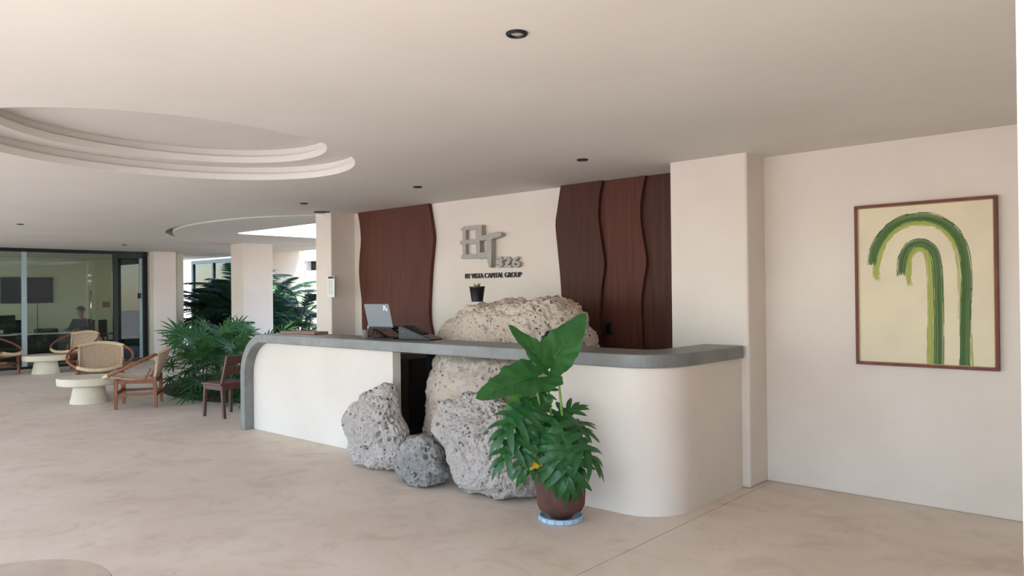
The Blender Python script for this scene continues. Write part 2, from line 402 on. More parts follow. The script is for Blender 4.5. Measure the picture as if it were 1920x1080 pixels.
# plan of the level top: straight run, rounded corner, short return to the pillar
XO = -2.655
plan = [(-7.9, YS)] + arc(XO-0.36, YS+0.36, 0.36, -PI/2, 0, 14) + [(XO+0.03, YP-0.05), (XO-0.02, YP-0.003), (-2.99, YP-0.003)] \
     + arc(-2.99-0.14, YSB+0.14, 0.14, 0, -PI/2, 6) + [(-7.9, YSB)]
mb = MB(); mb.prism(plan, ZU, ZT, 'z')
ro, ri = 0.50, 0.402
o_ = arc(-7.9, ZT-ro, ro, PI/2, PI, 16) + [(-8.4, 0)]
i_ = [(-8.302, 0)] + arc(-7.9, ZT-ro, ri, PI, PI/2, 16)
mb.prism(o_+i_, YS, YSB, 'y')
ct = mb.build('countertop', 'concrete_grey', cn, False, 0.008)
tag(ct, 'grey polished concrete top folding down to the floor')
# recessed left front panel under the folded top
mb = MB()
pl = [(-5.692, 0), (-5.692, ZU)] + arc(-7.9, ZT-ro, ri, PI/2, PI, 14) + [(-8.302, 0)]
mb.prism(pl, 4.632, 4.735, 'y'); mb.build('front_panel', 'plaster', cn, False, 0.006)
# rounded right-hand front wall
mb = MB()
yo = 4.545; xo = XO-0.012; t = 0.11
q = [(-3.70, yo)] + arc(xo-0.36, yo+0.36, 0.36, -PI/2, 0, 16) + [(xo, YP-0.003), (xo-t, YP-0.003)] + arc(xo-0.36, yo+0.36, 0.36-t, 0, -PI/2, 16) + [(-3.70, yo+t)]
mb.prism(q, 0, ZU, 'z'); mb.build('corner_wall', 'plaster', cn, 'auto', 0.006)

# low black cabinet standing behind the counter, seen through the gap
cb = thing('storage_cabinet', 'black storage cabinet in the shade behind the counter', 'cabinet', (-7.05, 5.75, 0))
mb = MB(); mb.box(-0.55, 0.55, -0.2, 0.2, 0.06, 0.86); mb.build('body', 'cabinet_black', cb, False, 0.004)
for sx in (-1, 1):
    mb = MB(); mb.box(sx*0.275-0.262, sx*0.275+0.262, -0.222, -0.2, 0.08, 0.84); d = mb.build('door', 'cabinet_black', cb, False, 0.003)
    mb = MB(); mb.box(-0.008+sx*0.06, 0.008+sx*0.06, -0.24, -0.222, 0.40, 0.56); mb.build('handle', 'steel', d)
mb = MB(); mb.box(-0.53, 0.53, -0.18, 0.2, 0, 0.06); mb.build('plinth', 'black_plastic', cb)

# ================================================================== WAVY WOOD PANELS ON THE SIGN WALL
def smooth_pts(pts, n=6):
    out = []; m = len(pts)
    for i in range(m-1):
        p0 = pts[max(i-1, 0)]; p1 = pts[i]; p2 = pts[i+1]; p3 = pts[min(i+2, m-1)]
        for k in range(n):
            t = k/n
            out.append(tuple(0.5*((2*b)+(-a+c)*t+(2*a-5*b+4*c-d)*t*t+(-a+3*b-3*c+d)*t**3) for a, b, c, d in zip(p0, p1, p2, p3)))
    out.append(tuple(pts[-1])); return out
def wall_curve(zpts, ox, oy, k, Y):
    P = [atY(ox+k*x, oy+k*y, Y) for x, y in zpts]
    P = [(p.x, p.z) for p in P]
    P[0] = (P[0][0], ZC)
    last = P[-1]
    P += [(last[0]+0.05, last[1]*0.6), (last[0]-0.02, 0.28), (last[0], 0.0)]
    return smooth_pts(P)
def board(label, left, right, y0, y1, m):
    mb = MB(); poly = left[::-1] + right
    mb.prism([(x, z) for x, z in poly], y0, y1, 'y')
    return tag(mb.build('wood_panel', m, None, False, 0.004), label, 'wood panel', 'wavy wood wall panels')
k1 = 300/1080
La = wall_curve([(400, 105), (415, 200), (420, 300), (412, 400), (408, 500), (415, 600), (425, 700), (430, 900)], 560, 370, k1, YB-0.05)
Lb = wall_curve([(878, 45), (895, 150), (910, 260), (905, 350), (893, 480), (885, 620), (880, 750), (885, 850), (900, 930)], 560, 370, k1, YB-0.05)
board('single dark wood panel with wavy edges left of the sign', La, Lb, YB-0.055, YB-0.002, 'panel_wood_red')
k2 = 260/739
Ra = wall_curve([(88, 141), (70, 260), (60, 345), (72, 480), (85, 620), (95, 780), (98, 850)], 1020, 300, k2, YB-0.10)
Rb = wall_curve([(322, 110), (305, 200), (302, 320), (318, 440), (333, 555), (318, 680), (312, 800), (312, 870)], 1020, 300, k2, YB-0.06)
Rc = wall_curve([(540, 83), (520, 180), (513, 290), (525, 400), (545, 540), (530, 650), (518, 760), (522, 900), (528, 1010)], 1020, 300, k2, YB-0.06)
Rd = [(-3.31, z) for x, z in Rc]
sh = lambda cv, d: [(x+d, z) for x, z in cv]
board('wavy dark wood panel just right of the sign', Ra, Rb, YB-0.100, YB-0.002, 'panel_wood')
board('reddish middle board of the three wavy wood panels', sh(Rb, 0.003), Rc, YB-0.062, YB-0.002, 'panel_wood_red')
board('wavy dark wood panel beside the wide pillar', sh(Rc, 0.003), Rd, YB-0.025, YB-0.002, 'panel_wood')
# socket on the middle board
p = atY(1140.5, 615.5, YB-0.07); ot = thing('wall_socket', 'small black wall socket on the reddish wood board', 'socket', (p.x, YB-0.062, p.z))
mb = MB(); mb.box(-0.04, 0.04, -0.010, 0, -0.066, 0.066); mb.build('cover_plate', 'black_plastic', ot, False, 0.003)
mb = MB(); mb.box(-0.02, 0.02, -0.014, -0.010, -0.04, 0.04); mb.build('outlet', 'screen', ot, False, 0.002)

# ================================================================== SIGN
ks = 160/1234
def sp(x, y): p = atY(840+ks*x, 400+ks*y, YB-0.05); return (p.x, p.z)
sg = thing('wall_sign', 'grey raised logo with numerals above a line of small lettering', 'sign', (0, 0, 0))
def ext(name, polys, m, y0=YB-0.055, y1=YB-0.002):
    mb = MB()
    for i, P in enumerate(polys): mb.prism([sp(*q) for q in P], y0-0.002*i, y1, 'y')
    return mb.build(name, m, sg)
def stroke(pts, wd):
    P = [Vector(p) for p in pts]; L = []; R_ = []
    for i, p in enumerate(P):
        d = (P[min(i+1, len(P)-1)]-P[max(i-1, 0)]).normalized(); nrm = Vector((-d.y, d.x)); h = wd/2
        L.append(tuple(p+nrm*h)); R_.append(tuple(p-nrm*h))
    return L + R_[::-1]
ext('logo_letter', [
    [(180, 232), (235, 188), (500, 170), (506, 228), (300, 238), (215, 258)],
    [(215, 236), (262, 240), (262, 640), (218, 652)],
    [(180, 404), (255, 382), (460, 378), (446, 436), (270, 446), (185, 456)],
    [(195, 612), (260, 592), (412, 596), (428, 636), (400, 652), (205, 660)]], 'sign_grey')
ext('logo_letter', [
    [(416, 200), (506, 178), (508, 320), (478, 350), (484, 570), (430, 590), (424, 470)],
    [(436, 590), (490, 566), (620, 560), (616, 636), (450, 660), (424, 640)],
    [(470, 340), (540, 318), (640, 288), (740, 276), (792, 290), (798, 318), (740, 350), (640, 380), (478, 398)],
    [(582, 380), (652, 376), (654, 600), (648, 740), (640, 786), (614, 780), (590, 660)]], 'sign_grey', YB-0.075)
def text_mesh(body, extrude, offset):
    cu = bpy.data.curves.new('lettering', 'FONT'); cu.body = body; cu.extrude = extrude; cu.size = 1.0; cu.offset = offset; cu.resolution_u = 6
    tmp = bpy.data.objects.new('tmp', cu); C.objects.link(tmp); bpy.context.view_layer.update()
    tm = bpy.data.meshes.new_from_object(tmp.evaluated_get(bpy.context.evaluated_depsgraph_get())); bpy.data.objects.remove(tmp)
    tm.materials.clear(); xs = [v.co.x for v in tm.vertices]; ys = [v.co.y for v in tm.vertices]
    for v in tm.vertices: v.co.x = (v.co.x-min(xs))/(max(xs)-min(xs)); v.co.y = (v.co.y-min(ys))/(max(ys)-min(ys))
    return tm
for ch, x0, x1 in (('3', 690, 788), ('2', 796, 910), ('6', 918, 1036)):
    lo = sp(x0, 786); hi = sp(x1, 622)
    o = link('numeral', text_mesh(ch, 0.022, 0.035), 'sign_grey', sg); o.rotation_euler = (PI/2, 0, 0)
    o.location = (lo[0], YB-0.026, lo[1]); o.scale = (hi[0]-lo[0], hi[1]-lo[1], 1)
a = sp(214, 944); b_ = sp(1030, 925)
cu = bpy.data.curves.new('sign_lettering', 'FONT'); cu.body = 'BY VISTA CAPITAL GROUP'; cu.extrude = 0.008; cu.size = 0.083; cu.offset = 0.0
tmp = bpy.data.objects.new('tmp', cu); C.objects.link(tmp)
bpy.context.view_layer.update()
tm = bpy.data.meshes.new_from_object(tmp.evaluated_get(bpy.context.evaluated_depsgraph_get())); bpy.data.objects.remove(tmp)
wdt = max(v.co.x for v in tm.vertices); sc = (b_[0]-a[0])/wdt
tm.materials.clear()
lt = link('lettering', tm, 'sign_dark', sg); lt.rotation_euler = (PI/2, 0, 0); lt.location = (a[0], YB-0.012, a[1]); lt.scale = (sc, 1, 1)
tag(lt, 'dark raised capitals spelling BY VISTA CAPITAL GROUP')

# ================================================================== PAINTING
pt = thing('painting', 'framed painting of two nested green brush-stroke arches on cream', 'painting', (0, 0, 0))
X0, X1, Z0, Z1 = -1.874, -0.938, 1.020, 2.233
mb = MB(); mb.box(X0+0.02, X1-0.02, YW-0.030, YW-0.006, Z0+0.02, Z1-0.02); mb.build('canvas', 'canvas', pt)
fw = 0.022
for nm, bx in (('frame_rail', (X0, X1, YW-0.045, YW-0.002, Z1-fw, Z1)), ('frame_rail', (X0, X1, YW-0.045, YW-0.002, Z0, Z0+fw)),
               ('frame_stile', (X0, X0+fw, YW-0.045, YW-0.002, Z0+fw, Z1-fw)), ('frame_stile', (X1-fw, X1, YW-0.045, YW-0.002, Z0+fw, Z1-fw))):
    mb = MB(); mb.box(*bx); mb.build(nm, 'picture_frame', pt, False, 0.003)
g = fw
for bx in ((X0+g, X1-g, Z1-g-0.006, Z1-g), (X0+g, X1-g, Z0+g, Z0+g+0.006), (X0+g, X0+g+0.006, Z0+g, Z1-g), (X1-g-0.006, X1-g, Z0+g, Z1-g)):
    mb = MB(); mb.box(bx[0], bx[1], YW-0.038, YW-0.030, bx[2], bx[3]); mb.build('inner_fillet', 'frame_gilt', pt)
kp = 340/992
def pp(x, y): p = atY(1580+kp*x, 350+kp*y, YW-0.031); return (p.x, p.z)
def brush(name, pts, wd, m, dy, nb=22, r0=0.05, r1=0.02, seed=1):
    rnd = random.Random(seed)
    P = [Vector(p) for p in smooth_pts([pp(*q) for q in pts], 10)]
    n = len(P); N = []
    for i in range(n):
        d = (P[min(i+1, n-1)]-P[max(i-1, 0)]).normalized(); N.append(Vector((-d.y, d.x)))
    vs = []; fs = []; uv = []
    for b in range(nb):
        o0 = (b/nb-0.5)*wd; o1 = ((b+1.15)/nb-0.5)*wd
        edge = abs((b+0.5)/nb-0.5)*2
        i0 = int(n*r0*rnd.random()*(0.4+edge)); i1 = n-1-int(n*r1*rnd.random())
        y = YW-0.0305-dy-0.0004*rnd.random()
        wob = rnd.uniform(-1, 1)*wd*0.02
        for i in range(i0, i1+1):
            skip = edge > 0.7 and noise.noise(Vector((b*3.1, i*0.16, seed*5))) > 0.15
            if skip:
                continue
            if i < i1:
                o = len(vs)
                for j in (i, i+1):
                    for of in (o0+wob, o1+wob):
                        q = P[j]+N[j]*of; vs.append((q.x, y, q.y)); uv.append(((of/wd)+0.5+seed, j/n))
                fs.append((o, o+1, o+3, o+2))
    me = bpy.data.meshes.new(name); me.from_pydata(vs, [], fs); ul = me.uv_layers.new()
    for l in me.loops: ul.data[l.index].uv = uv[l.vertex_index]
    me.update(); return link(name, me, m, pt)
brush('arch_undercoat', [(188, 520), (183, 450), (196, 385), (235, 290), (310, 222), (410, 196), (500, 204), (575, 250), (620, 320), (640, 400), (648, 520), (648, 760)], 0.050, 'paint_lime', 0.0002, 18, 0.06, 0.3, 3)
brush('painted_arch', [(158, 430), (165, 375), (190, 310), (245, 235), (320, 186), (410, 166), (500, 174), (585, 220), (640, 290), (668, 380), (678, 520), (672, 700), (668, 985)], 0.068, 'paint_green', 0.0008, 30, 0.05, 0.0, 1)
brush('arch_undercoat', [(366, 545), (358, 440), (380, 362), (425, 338), (458, 362), (476, 450), (484, 640), (480, 800), (480, 984)], 0.046, 'paint_lime', 0.0002, 18, 0.07, 0.0, 4)
brush('painted_arch', [(322, 490), (326, 400), (360, 330), (425, 306), (485, 335), (512, 400), (522, 500), (526, 650), (528, 800), (526, 982)], 0.066, 'paint_green', 0.0008, 28, 0.06, 0.0, 2)
brush('arch_undercoat', [(706, 800), (708, 900), (712, 985)], 0.012, 'paint_lime', 0.0002, 6, 0.5, 0.0, 6)

# ================================================================== BOULDERS
def boulder(label, m, sect, seed, amp=0.05, sub=6, group='limestone boulders', pits=1.0, pw=2.6):
    """sect: list of (z, x0, x1, y0, y1) cross-sections from the foot to the top"""
    zs = [s_[0] for s_ in sect]; zlo, zhi = zs[0], zs[-1]
    def cs(z):
        z = min(max(z, zlo), zhi)
        for i in range(len(sect)-1):
            if z <= sect[i+1][0] or i == len(sect)-2:
                k = (z-sect[i][0])/max(1e-6, sect[i+1][0]-sect[i][0]); k = k*k*(3-2*k)
                return [a_+(b2-a_)*k for a_, b2 in zip(sect[i][1:], sect[i+1][1:])]
    bm = bmesh.new(); bmesh.ops.create_icosphere(bm, subdivisions=sub, radius=1)
    off = Vector((seed*3.7, seed*1.3, seed*2.1))
    for v in bm.verts:
        d = v.co.normalized()
        z = zlo + (zhi-zlo)*(0.5+0.5*math.copysign(abs(d.z)**0.75, d.z))
        x0, x1, y0, y1 = cs(z)
        h = math.hypot(d.x, d.y)
        cap = min(1, h*2.3)**0.65
        ux, uy = (d.x/h, d.y/h) if h > 1e-6 else (0, 0)
        k = (abs(ux)**pw+abs(uy)**pw)**(-1/pw) if h > 1e-6 else 0
        p = Vector(((x0+x1)/2+ux*k*cap*(x1-x0)/2, (y0+y1)/2+uy*k*cap*(y1-y0)/2, z))
        q_ = p*1.0+off
        f = noise.fractal(q_*2.6, 1.0, 2.0, 3)*amp*1.6 + noise.fractal(q_*9, 0.8, 2.0, 6)*amp*0.75
        r = noise.ridged_multi_fractal(q_*5, 1.0, 2.1, 3, 1.0, 2.0)*amp*0.15
        c1 = noise.voronoi(q_*11)[0]; c2 = noise.voronoi(q_*21+Vector((5, 5, 5)))[0]; c3 = noise.voronoi(q_*38)[0]
        gate = min(1, max(0, noise.noise(q_*3.1)*2.2+0.7))
        pit = -(max(0, 0.34-c1[0])*0.24*gate + max(0, 0.38-c2[0])*0.18*gate + max(0, 0.38-c3[0])*0.09)*pits
        p += d*(f-r+pit)
        if p.z < 0.002: p.z = 0.002
        v.co = p
    me = bpy.data.meshes.new('boulder'); bm.to_mesh(me); bm.free()
    o = link('boulder', me, m, None, True); tag(o, label, 'boulder', group); return o
# big boulder rising behind the slab (narrow waist set back behind the slab's rear edge)
boulder('largest limestone boulder rising behind the counter top, pot on it', 'rock_cream',
        [(0.0, -5.55, -3.85, 4.85, 5.8), (0.25, -5.66, -3.84, 4.72, 5.85), (0.7, -5.72, -3.80, 4.70, 5.9), (0.95, -5.68, -3.80, 4.82, 5.9), (1.06, -5.74, -3.92, 5.04, 5.9),
         (1.12, -5.78, -3.95, 5.06, 5.85), (1.26, -5.60, -3.98, 5.05, 5.8), (1.38, -5.50, -4.0, 5.06, 5.75), (1.46, -5.36, -4.02, 5.1, 5.65), (1.52, -4.95, -4.06, 5.14, 5.6), (1.56, -4.60, -4.10, 5.2, 5.5)], 1, 0.042, 7)
boulder('pitted pale boulder in front of the counter, right behind the plant pot', 'rock_pale',
        [(0.0, -4.36, -3.74, 4.20, 4.60), (0.12, -4.46, -3.72, 4.10, 4.60), (0.3, -4.60, -3.74, 4.12, 4.60), (0.45, -4.82, -3.80, 4.20, 4.60), (0.62, -4.80, -3.85, 4.32, 4.60), (0.76, -4.58, -4.05, 4.42, 4.58)], 5, 0.03, 7)
boulder('grey boulder at the far left with a pointed top corner', 'rock_pale',
        [(0.0, -5.84, -5.30, 4.20, 4.54), (0.15, -5.98, -5.16, 4.18, 4.55), (0.33, -6.06, -5.24, 4.2, 4.56), (0.52, -6.02, -5.36, 4.26, 4.56), (0.62, -5.86, -5.40, 4.30, 4.55), (0.70, -5.66, -5.43, 4.34, 4.54), (0.78, -5.58, -5.45, 4.38, 4.52)], 9, 0.024, 7)
boulder('smallest dark grey boulder lying between two bigger ones', 'rock_grey',
        [(0.0, -4.98, -4.56, 4.06, 4.36), (0.12, -5.10, -4.50, 4.03, 4.38), (0.25, -5.06, -4.56, 4.06, 4.36), (0.38, -4.92, -4.72, 4.12, 4.3)], 14, 0.024)

# ================================================================== POTTED PLANT
pc_ = Vector((-3.275, 4.16, 0))
ts = thing('plant_saucer', 'pale blue ribbed round saucer under the brown pot', 'saucer', pc_)
mb = MB(); mb.lathe([(0.10, 0.0), (0.150, 0.0), (0.158, 0.006), (0.158, 0.032), (0.150, 0.036), (0.144, 0.030), (0.142, 0.014), (0.0005, 0.012)], 48); mb.build('dish', 'saucer', ts, 'auto')
mb = MB(); mb.box(0.155, 0.1615, -0.003, 0.003, 0.004, 0.032); rme = mb.mesh('rib')
for k in range(16):
    r_ = link('rib', rme, 'saucer_dark', ts); r_.rotation_euler = (0, 0, 2*PI*k/16)
pp_ = thing('potted_plant', 'large leafy plant with elephant-ear and split leaves in a brown clay pot', 'plant', pc_ + Vector((0, 0, 0.0135)))
mb = MB()
mb.lathe([(0.02, 0.03), (0.055, 0.0), (0.075, 0.006), (0.10, 0.035), (0.15, 0.062), (0.168, 0.10), (0.174, 0.18), (0.172, 0.315), (0.176, 0.33), (0.160, 0.332), (0.156, 0.315), (0.156, 0.27), (0.0005, 0.27)], 48)
mb.build('pot', 'terracotta', pp_, 'auto')
mb = MB(); mb.lathe([(0.0005, 0.271), (0.15, 0.272), (0.12, 0.288), (0.05, 0.296), (0.0005, 0.298)], 24); mb.build('soil', 'soil', pp_, True)

def polar_leaf(name, rfun, length, nth=64, nr=10, fold=0.10, droop=0.25, wave=0.02, seed=0, aspect=1.0):
    """blade in local x (tip) / y, petiole joint at the origin"""
    vs = [(0, 0, 0)]; fs = []
    for i in range(1, nr+1):
        for k in range(nth):
            th = 2*PI*k/nth; t = i/nr; r = rfun(th)*t
            x = r*math.cos(th); y = r*math.sin(th)*aspect
            zz = fold*abs(y) - droop*max(0, x)**2 - 0.25*droop*min(0, x)**2
            zz += wave*math.sin(th*9+seed)*t**3
            # sunken lateral veins
            zz -= 0.010*(0.5+0.5*math.cos((x*3-abs(y)*2.2)*PI*3))*min(1, abs(y)*6)*(1-t**4)
            vs.append((x*length, y*length, zz*length))
    for k in range(nth): fs.append((0, 1+k, 1+(k+1) % nth))
    for i in range(nr-1):
        for k in range(nth): a = 1+i*nth; b = a+nth; fs.append((a+k, b+k, b+(k+1) % nth, a+(k+1) % nth))
    me = bpy.data.meshes.new(name); me.from_pydata(vs, [], fs); me.update(); return me
def ear(th):
    th = abs((th+PI) % (2*PI)-PI)
    pts = [(0, 1.0), (0.12, 0.90), (0.3, 0.74), (0.6, 0.58), (1.0, 0.50), (1.5, 0.46), (2.0, 0.46), (2.4, 0.47), (2.75, 0.42), (2.95, 0.22), (PI, 0.05)]
    for (a, ra), (b, rb) in zip(pts, pts[1:]):
        if th <= b: k = (th-a)/(b-a); return (ra+(rb-ra)*k)*(1+0.02*math.sin(th*17))
    return 0.05
def frame(o, tip_dir, normal):
    x = Vector(tip_dir).normalized(); n = Vector(normal); n = (n-x*n.dot(x)).normalized(); y = n.cross(x)
    return Matrix(((x.x, y.x, n.x, o[0]), (x.y, y.y, n.y, o[1]), (x.z, y.z, n.z, o[2]), (0, 0, 0, 1)))
base = pp_.location
def local(P): return Vector(P)-base
BL = Matrix.Translation(-base)
def big_leaf(j, tip, normal, m, seed, width=1.0, root=(0, 0), fold=0.1, droop=0.2, veinm='leaf_vein'):
    """j = petiole joint, tip = blade tip (world points)"""
    j = Vector(j); tip = Vector(tip); L = (tip-j).length
    me = polar_leaf('leaf', ear, L, 72, 10, fold, droop, 0.025, seed, width)
    o = link('leaf', me, m, pp_, True); o.matrix_local = BL @ frame(j, tip-j, normal)
    vb = MB(); dz = 0.004
    def zz(x, y): return (fold*abs(y)-droop*max(0, x)**2)*L+dz
    vb.tube([(L*x, 0, zz(x, 0)) for x in (0, 0.25, 0.5, 0.75, 0.95)], [0.005, 0.004, 0.003, 0.002, 0.001], 5)
    for x0 in (0.05, 0.2, 0.36, 0.52, 0.68):
        for sg_ in (-1, 1):
            y1 = 0.36*(1-x0*0.8)*sg_
            vb.tube([(L*(x0+t*0.16), L*y1*t*width, zz(x0+t*0.16, y1*t*width)) for t in (0, 0.5, 1)], [0.0025, 0.002, 0.001], 4)
    v = vb.build('vein', veinm, o, True)
    # petiole
    a = base + Vector((root[0], root[1], 0.29)); mid = (a+j)/2 + Vector((root[0]*0.3, root[1]*0.3, 0.06))
    P = [local((1-t)**2*a+2*t*(1-t)*mid+t*t*j) for t in [k/10 for k in range(11)]]
    sb = MB(); sb.tube(P, [0.013-0.007*k/10 for k in range(11)], 8); sb.build('petiole', 'stalk', pp_, True)
D0 = 5.28
big_leaf(atD(1042, 668, D0), atD(1097, 586, D0+0.10), -WF+Vector((-0.3, 0, 0.5)), 'leaf_big', 1, 0.85, (0.05, 0.0), 0.18, 0.05)
big_leaf(atD(1016, 678, D0-0.06), atD(955, 608, D0-0.10), RT*0.75-WF*0.75+Vector((0, 0, 0.45)), 'leaf_big', 2, 0.62, (-0.02, 0.02), 0.28, 0.05)
big_leaf(atD(1002, 708, D0-0.10), atD(893, 736, D0-0.30), -WF*0.55+Vector((0, 0, 0.85)), 'leaf_big', 3, 0.92, (-0.04, -0.02), 0.12, 0.12)
big_leaf(atD(1000, 745, D0), atD(940, 790, D0-0.05), -WF*0.8+Vector((0, 0, 0.7)), 'leaf_lime', 5, 1.2, (0.0, 0.03), 0.1, 0.2)

def split_leaf(L, nl=8, seed=0, droop=0.55):
    rnd = random.Random(seed); mb = MB()
    def mid(t): return Vector((L*t*0.62, 0, -droop*L*0.35*t*t))
    mb.tube([mid(t/6)+Vector((0, 0, 0.002)) for t in range(7)], [0.005-0.0006*k for k in range(7)], 5)
    def finger(o, d, ln, wd):
        d = d.normalized(); side = d.cross(Vector((0, 0, 1))).normalized(); n = 6; vs = []; fs = []
        for i in range(n+1):
            t = i/n; p = o + d*(ln*t) + Vector((0, 0, -droop*ln*0.75*t**2.0))
            ww = wd*math.sin(PI*min(1, 0.18+0.82*t))**0.7 if t < 1 else 0.0008
            fo = 0.30*ww
            vs += [p-side*ww+Vector((0, 0, fo)), p, p+side*ww+Vector((0, 0, fo))]
        for i in range(n):
            for k in (0, 1): fs.append((i*3+k, i*3+k+1, i*3+k+4, i*3+k+3))
        mb.add(vs, fs)
    for i in range(nl):
        t = i/(nl-1); o = mid(t*0.95)
        for sg_ in (-1, 1):
            an = (2.2-1.75*t)*sg_ + rnd.uniform(-0.08, 0.08)
            ln = L*(0.36+0.30*math.sin(PI*(0.15+0.8*t)))*rnd.uniform(0.88, 1.1)
            finger(o, Vector((math.cos(an), math.sin(an), 0.05)), ln, L*0.078)
    finger(mid(0.95), Vector((1, 0, -0.2)), L*0.5, L*0.075)
    # blade web around the midrib so that the fingers join
    vs = []; fs = []
    for i in range(9):
        t = i/8; p = mid(t*0.97); wd = L*0.19*math.sin(PI*(0.12+0.75*t))**0.6
        vs += [p+Vector((0, -wd, -0.1*wd)), p+Vector((0, 0, 0.001)), p+Vector((0, wd, -0.1*wd))]
    for i in range(8):
        for k in (0, 1): fs.append((i*3+k, i*3+k+1, i*3+k+4, i*3+k+3))
    mb.add(vs, fs)
    return mb.mesh('leaf')
SL = [split_leaf(1.0, 5, s_, dr) for s_, dr in ((1, 0.5), (2, 0.75), (3, 1.0))]
def put_split(j, tip, normal, v, scale, m='leaf_split', root=(0, 0)):
    j = Vector(j); tip = Vector(tip)
    o = link('leaf', SL[v].copy() if False else SL[v], m, pp_, True)
    o.matrix_local = BL @ frame(j, tip-j, normal) @ Matrix.Scale(scale, 4)
    a = base+Vector((root[0], root[1], 0.28)); mid = (a+j)/2+Vector((0, 0, 0.07))
    P = [local((1-t)**2*a+2*t*(1-t)*mid+t*t*j) for t in [k/8 for k in range(9)]]
    sb = MB(); sb.tube(P, [0.007-0.003*k/8 for k in range(9)], 6); sb.build('petiole', 'stalk', pp_, True)
DP = 5.22
Zu = Vector((0, 0, 1))
for jx, jy, dd, tx, ty, td, v, sc_, nrm in (
    (985, 762, -0.08, 925, 805, -0.20, 1, 0.34, -WF*0.6+Zu), (1000, 770, -0.10, 985, 850, -0.22, 2, 0.30, -WF*0.9+Zu*0.5),
    (975, 815, -0.12, 925, 860, -0.22, 1, 0.30, -WF*0.6+Zu), (1000, 830, -0.14, 972, 890, -0.26, 2, 0.26, -WF*0.8+Zu*0.5),
    (1060, 830, -0.16, 1064, 920, -0.30, 1, 0.36, -WF*0.9+Zu*0.4), (1068, 815, -0.10, 1125, 850, -0.14, 1, 0.34, -WF*0.5+Zu),
    (1045, 800, -0.12, 1030, 880, -0.26, 2, 0.34, -WF*0.9+Zu*0.4), (1050, 790, 0.0, 1118, 800, 0.02, 0, 0.30, Zu-WF*0.4),
    (1040, 785, 0.02, 1075, 760, 0.06, 0, 0.26, Zu-WF*0.7), (1035, 800, -0.05, 1005, 850, -0.20, 2, 0.34, -WF+Zu*0.4),
    (1060, 800, 0.04, 1100, 780, 0.18, 0, 0.28, Zu-WF*0.3), (1025, 790, 0.05, 990, 770, 0.16, 0, 0.28, Zu-WF*0.4),
    (1072, 840, -0.12, 1100, 900, -0.2, 2, 0.32, -WF*0.7+RT*0.4+Zu*0.5), (1040, 830, -0.18, 1045, 905, -0.3, 2, 0.30, -WF+Zu*0.3),
    (1010, 745, 0.02, 1050, 700, 0.05, 0, 0.18, -WF*0.7+Zu*0.5)):
    put_split(atD(jx, jy, DP+dd), atD(tx, ty, DP+td), nrm, v, sc_)
yl = polar_leaf('leaf', ear, 0.12, 40, 5, 0.1, 0.6, 0.05, 3, 0.8)
o = link('leaf', yl, 'leaf_yellow', pp_, True); o.matrix_local = BL @ frame(atD(1004, 868, DP-0.16), -RT+Vector((0, 0, -0.25)), -WF+Zu)
tag(o, 'yellowed drooping leaf')

# little succulent pot on top of the largest boulder
def top_of(x, y, names=('boulder',)):
    best = 0
    for o in C.objects:
        if o.name.startswith('boulder') and o.type == 'MESH':
            for v in o.data.vertices:
                if abs(v.co.x-x) < 0.05 and abs(v.co.y-y) < 0.05: best = max(best, v.co.z)
    return best
p = atY(895, 575, 5.28); zt = top_of(p.x, 5.28)
sp_ = thing('succulent_pot', 'small black plastic pot with a tiny succulent on the boulder', 'plant', (p.x, 5.28, zt+0.002))
mb = MB(); mb.lathe([(0.0005, 0), (0.056, 0), (0.075, 0.135), (0.079, 0.14), (0.079, 0.15), (0.070, 0.15), (0.068, 0.13), (0.0005, 0.128)], 28); mb.build('pot', 'black_plastic', sp_, 'auto')
rnd = random.Random(4)
for k in range(9):
    a = k*2.4; h = 0.03+0.02*rnd.random()
    mb = MB(); d = Vector((math.cos(a)*0.5, math.sin(a)*0.5, 1)).normalized()
    b0 = Vector((math.cos(a)*0.008, math.sin(a)*0.008, 0.128)); mb.tube([b0, b0+d*h*0.6, b0+d*h*1.3], [0.004, 0.011, 0.002], 6); mb.build('leaf', 'succulent', sp_, True)

# ================================================================== THINGS ON THE COUNTER
ZS = ZT
# laptop on a black stand, lid towards the viewer
lp = atZ(715, 634, ZS+0.0)
yaw = math.radians(8)
st = thing('laptop_stand', 'black folding stand with cables under the grey laptop', 'stand', (-5.95, 4.80, ZS), yaw)
mb = MB(); mb.box(-0.17, 0.17, -0.12, 0.12, 0, 0.012); mb.build('base', 'black_plastic', st, False, 0.003)
for sx in (-0.13, 0.13):
    mb = MB(); mb.bar((sx, 0.10, 0.01), (sx, -0.08, 0.10), 0.03, 0.01); mb.build('arm', 'black_metal', st)
mb = MB(); mb.box(-0.16, 0.16, -0.13, 0.12, 0.098, 0.108); mb.build('plate', 'black_plastic', st, False, 0.003)
for i, (x0, ph) in enumerate(((-0.10, 0), (-0.02, 1.3), (0.06, 2.1))):
    mb = MB(); mb.tube([(x0+0.03*math.sin(ph+t*0.9), -0.125-0.02*math.sin(t*0.8), 0.10-0.095*t/8) for t in range(9)], 0.005, 6); mb.build('cable', 'black_cord', st, True)
lt_ = thing('laptop', 'open laptop seen from behind with grey lid and white sticker', 'laptop', (-5.95, 4.80, ZS+0.109), yaw)
mb = MB(); mb.box(-0.165, 0.165, -0.12, 0.11, 0, 0.016); mb.build('base', 'black_plastic', lt_, False, 0.004)
M = Matrix.Translation((0, -0.115, 0.014)) @ Matrix.Rotation(math.radians(16), 4, 'X')
mb = MB(); mb.box(-0.165, 0.165, -0.004, 0.004, 0, 0.235, M); ld = mb.build('lid', 'laptop_grey', lt_, False, 0.003)
mb = MB(); mb.box(-0.155, 0.155, 0.004, 0.006, 0.012, 0.225, M); mb.build('screen', 'screen', ld)
mb = MB()
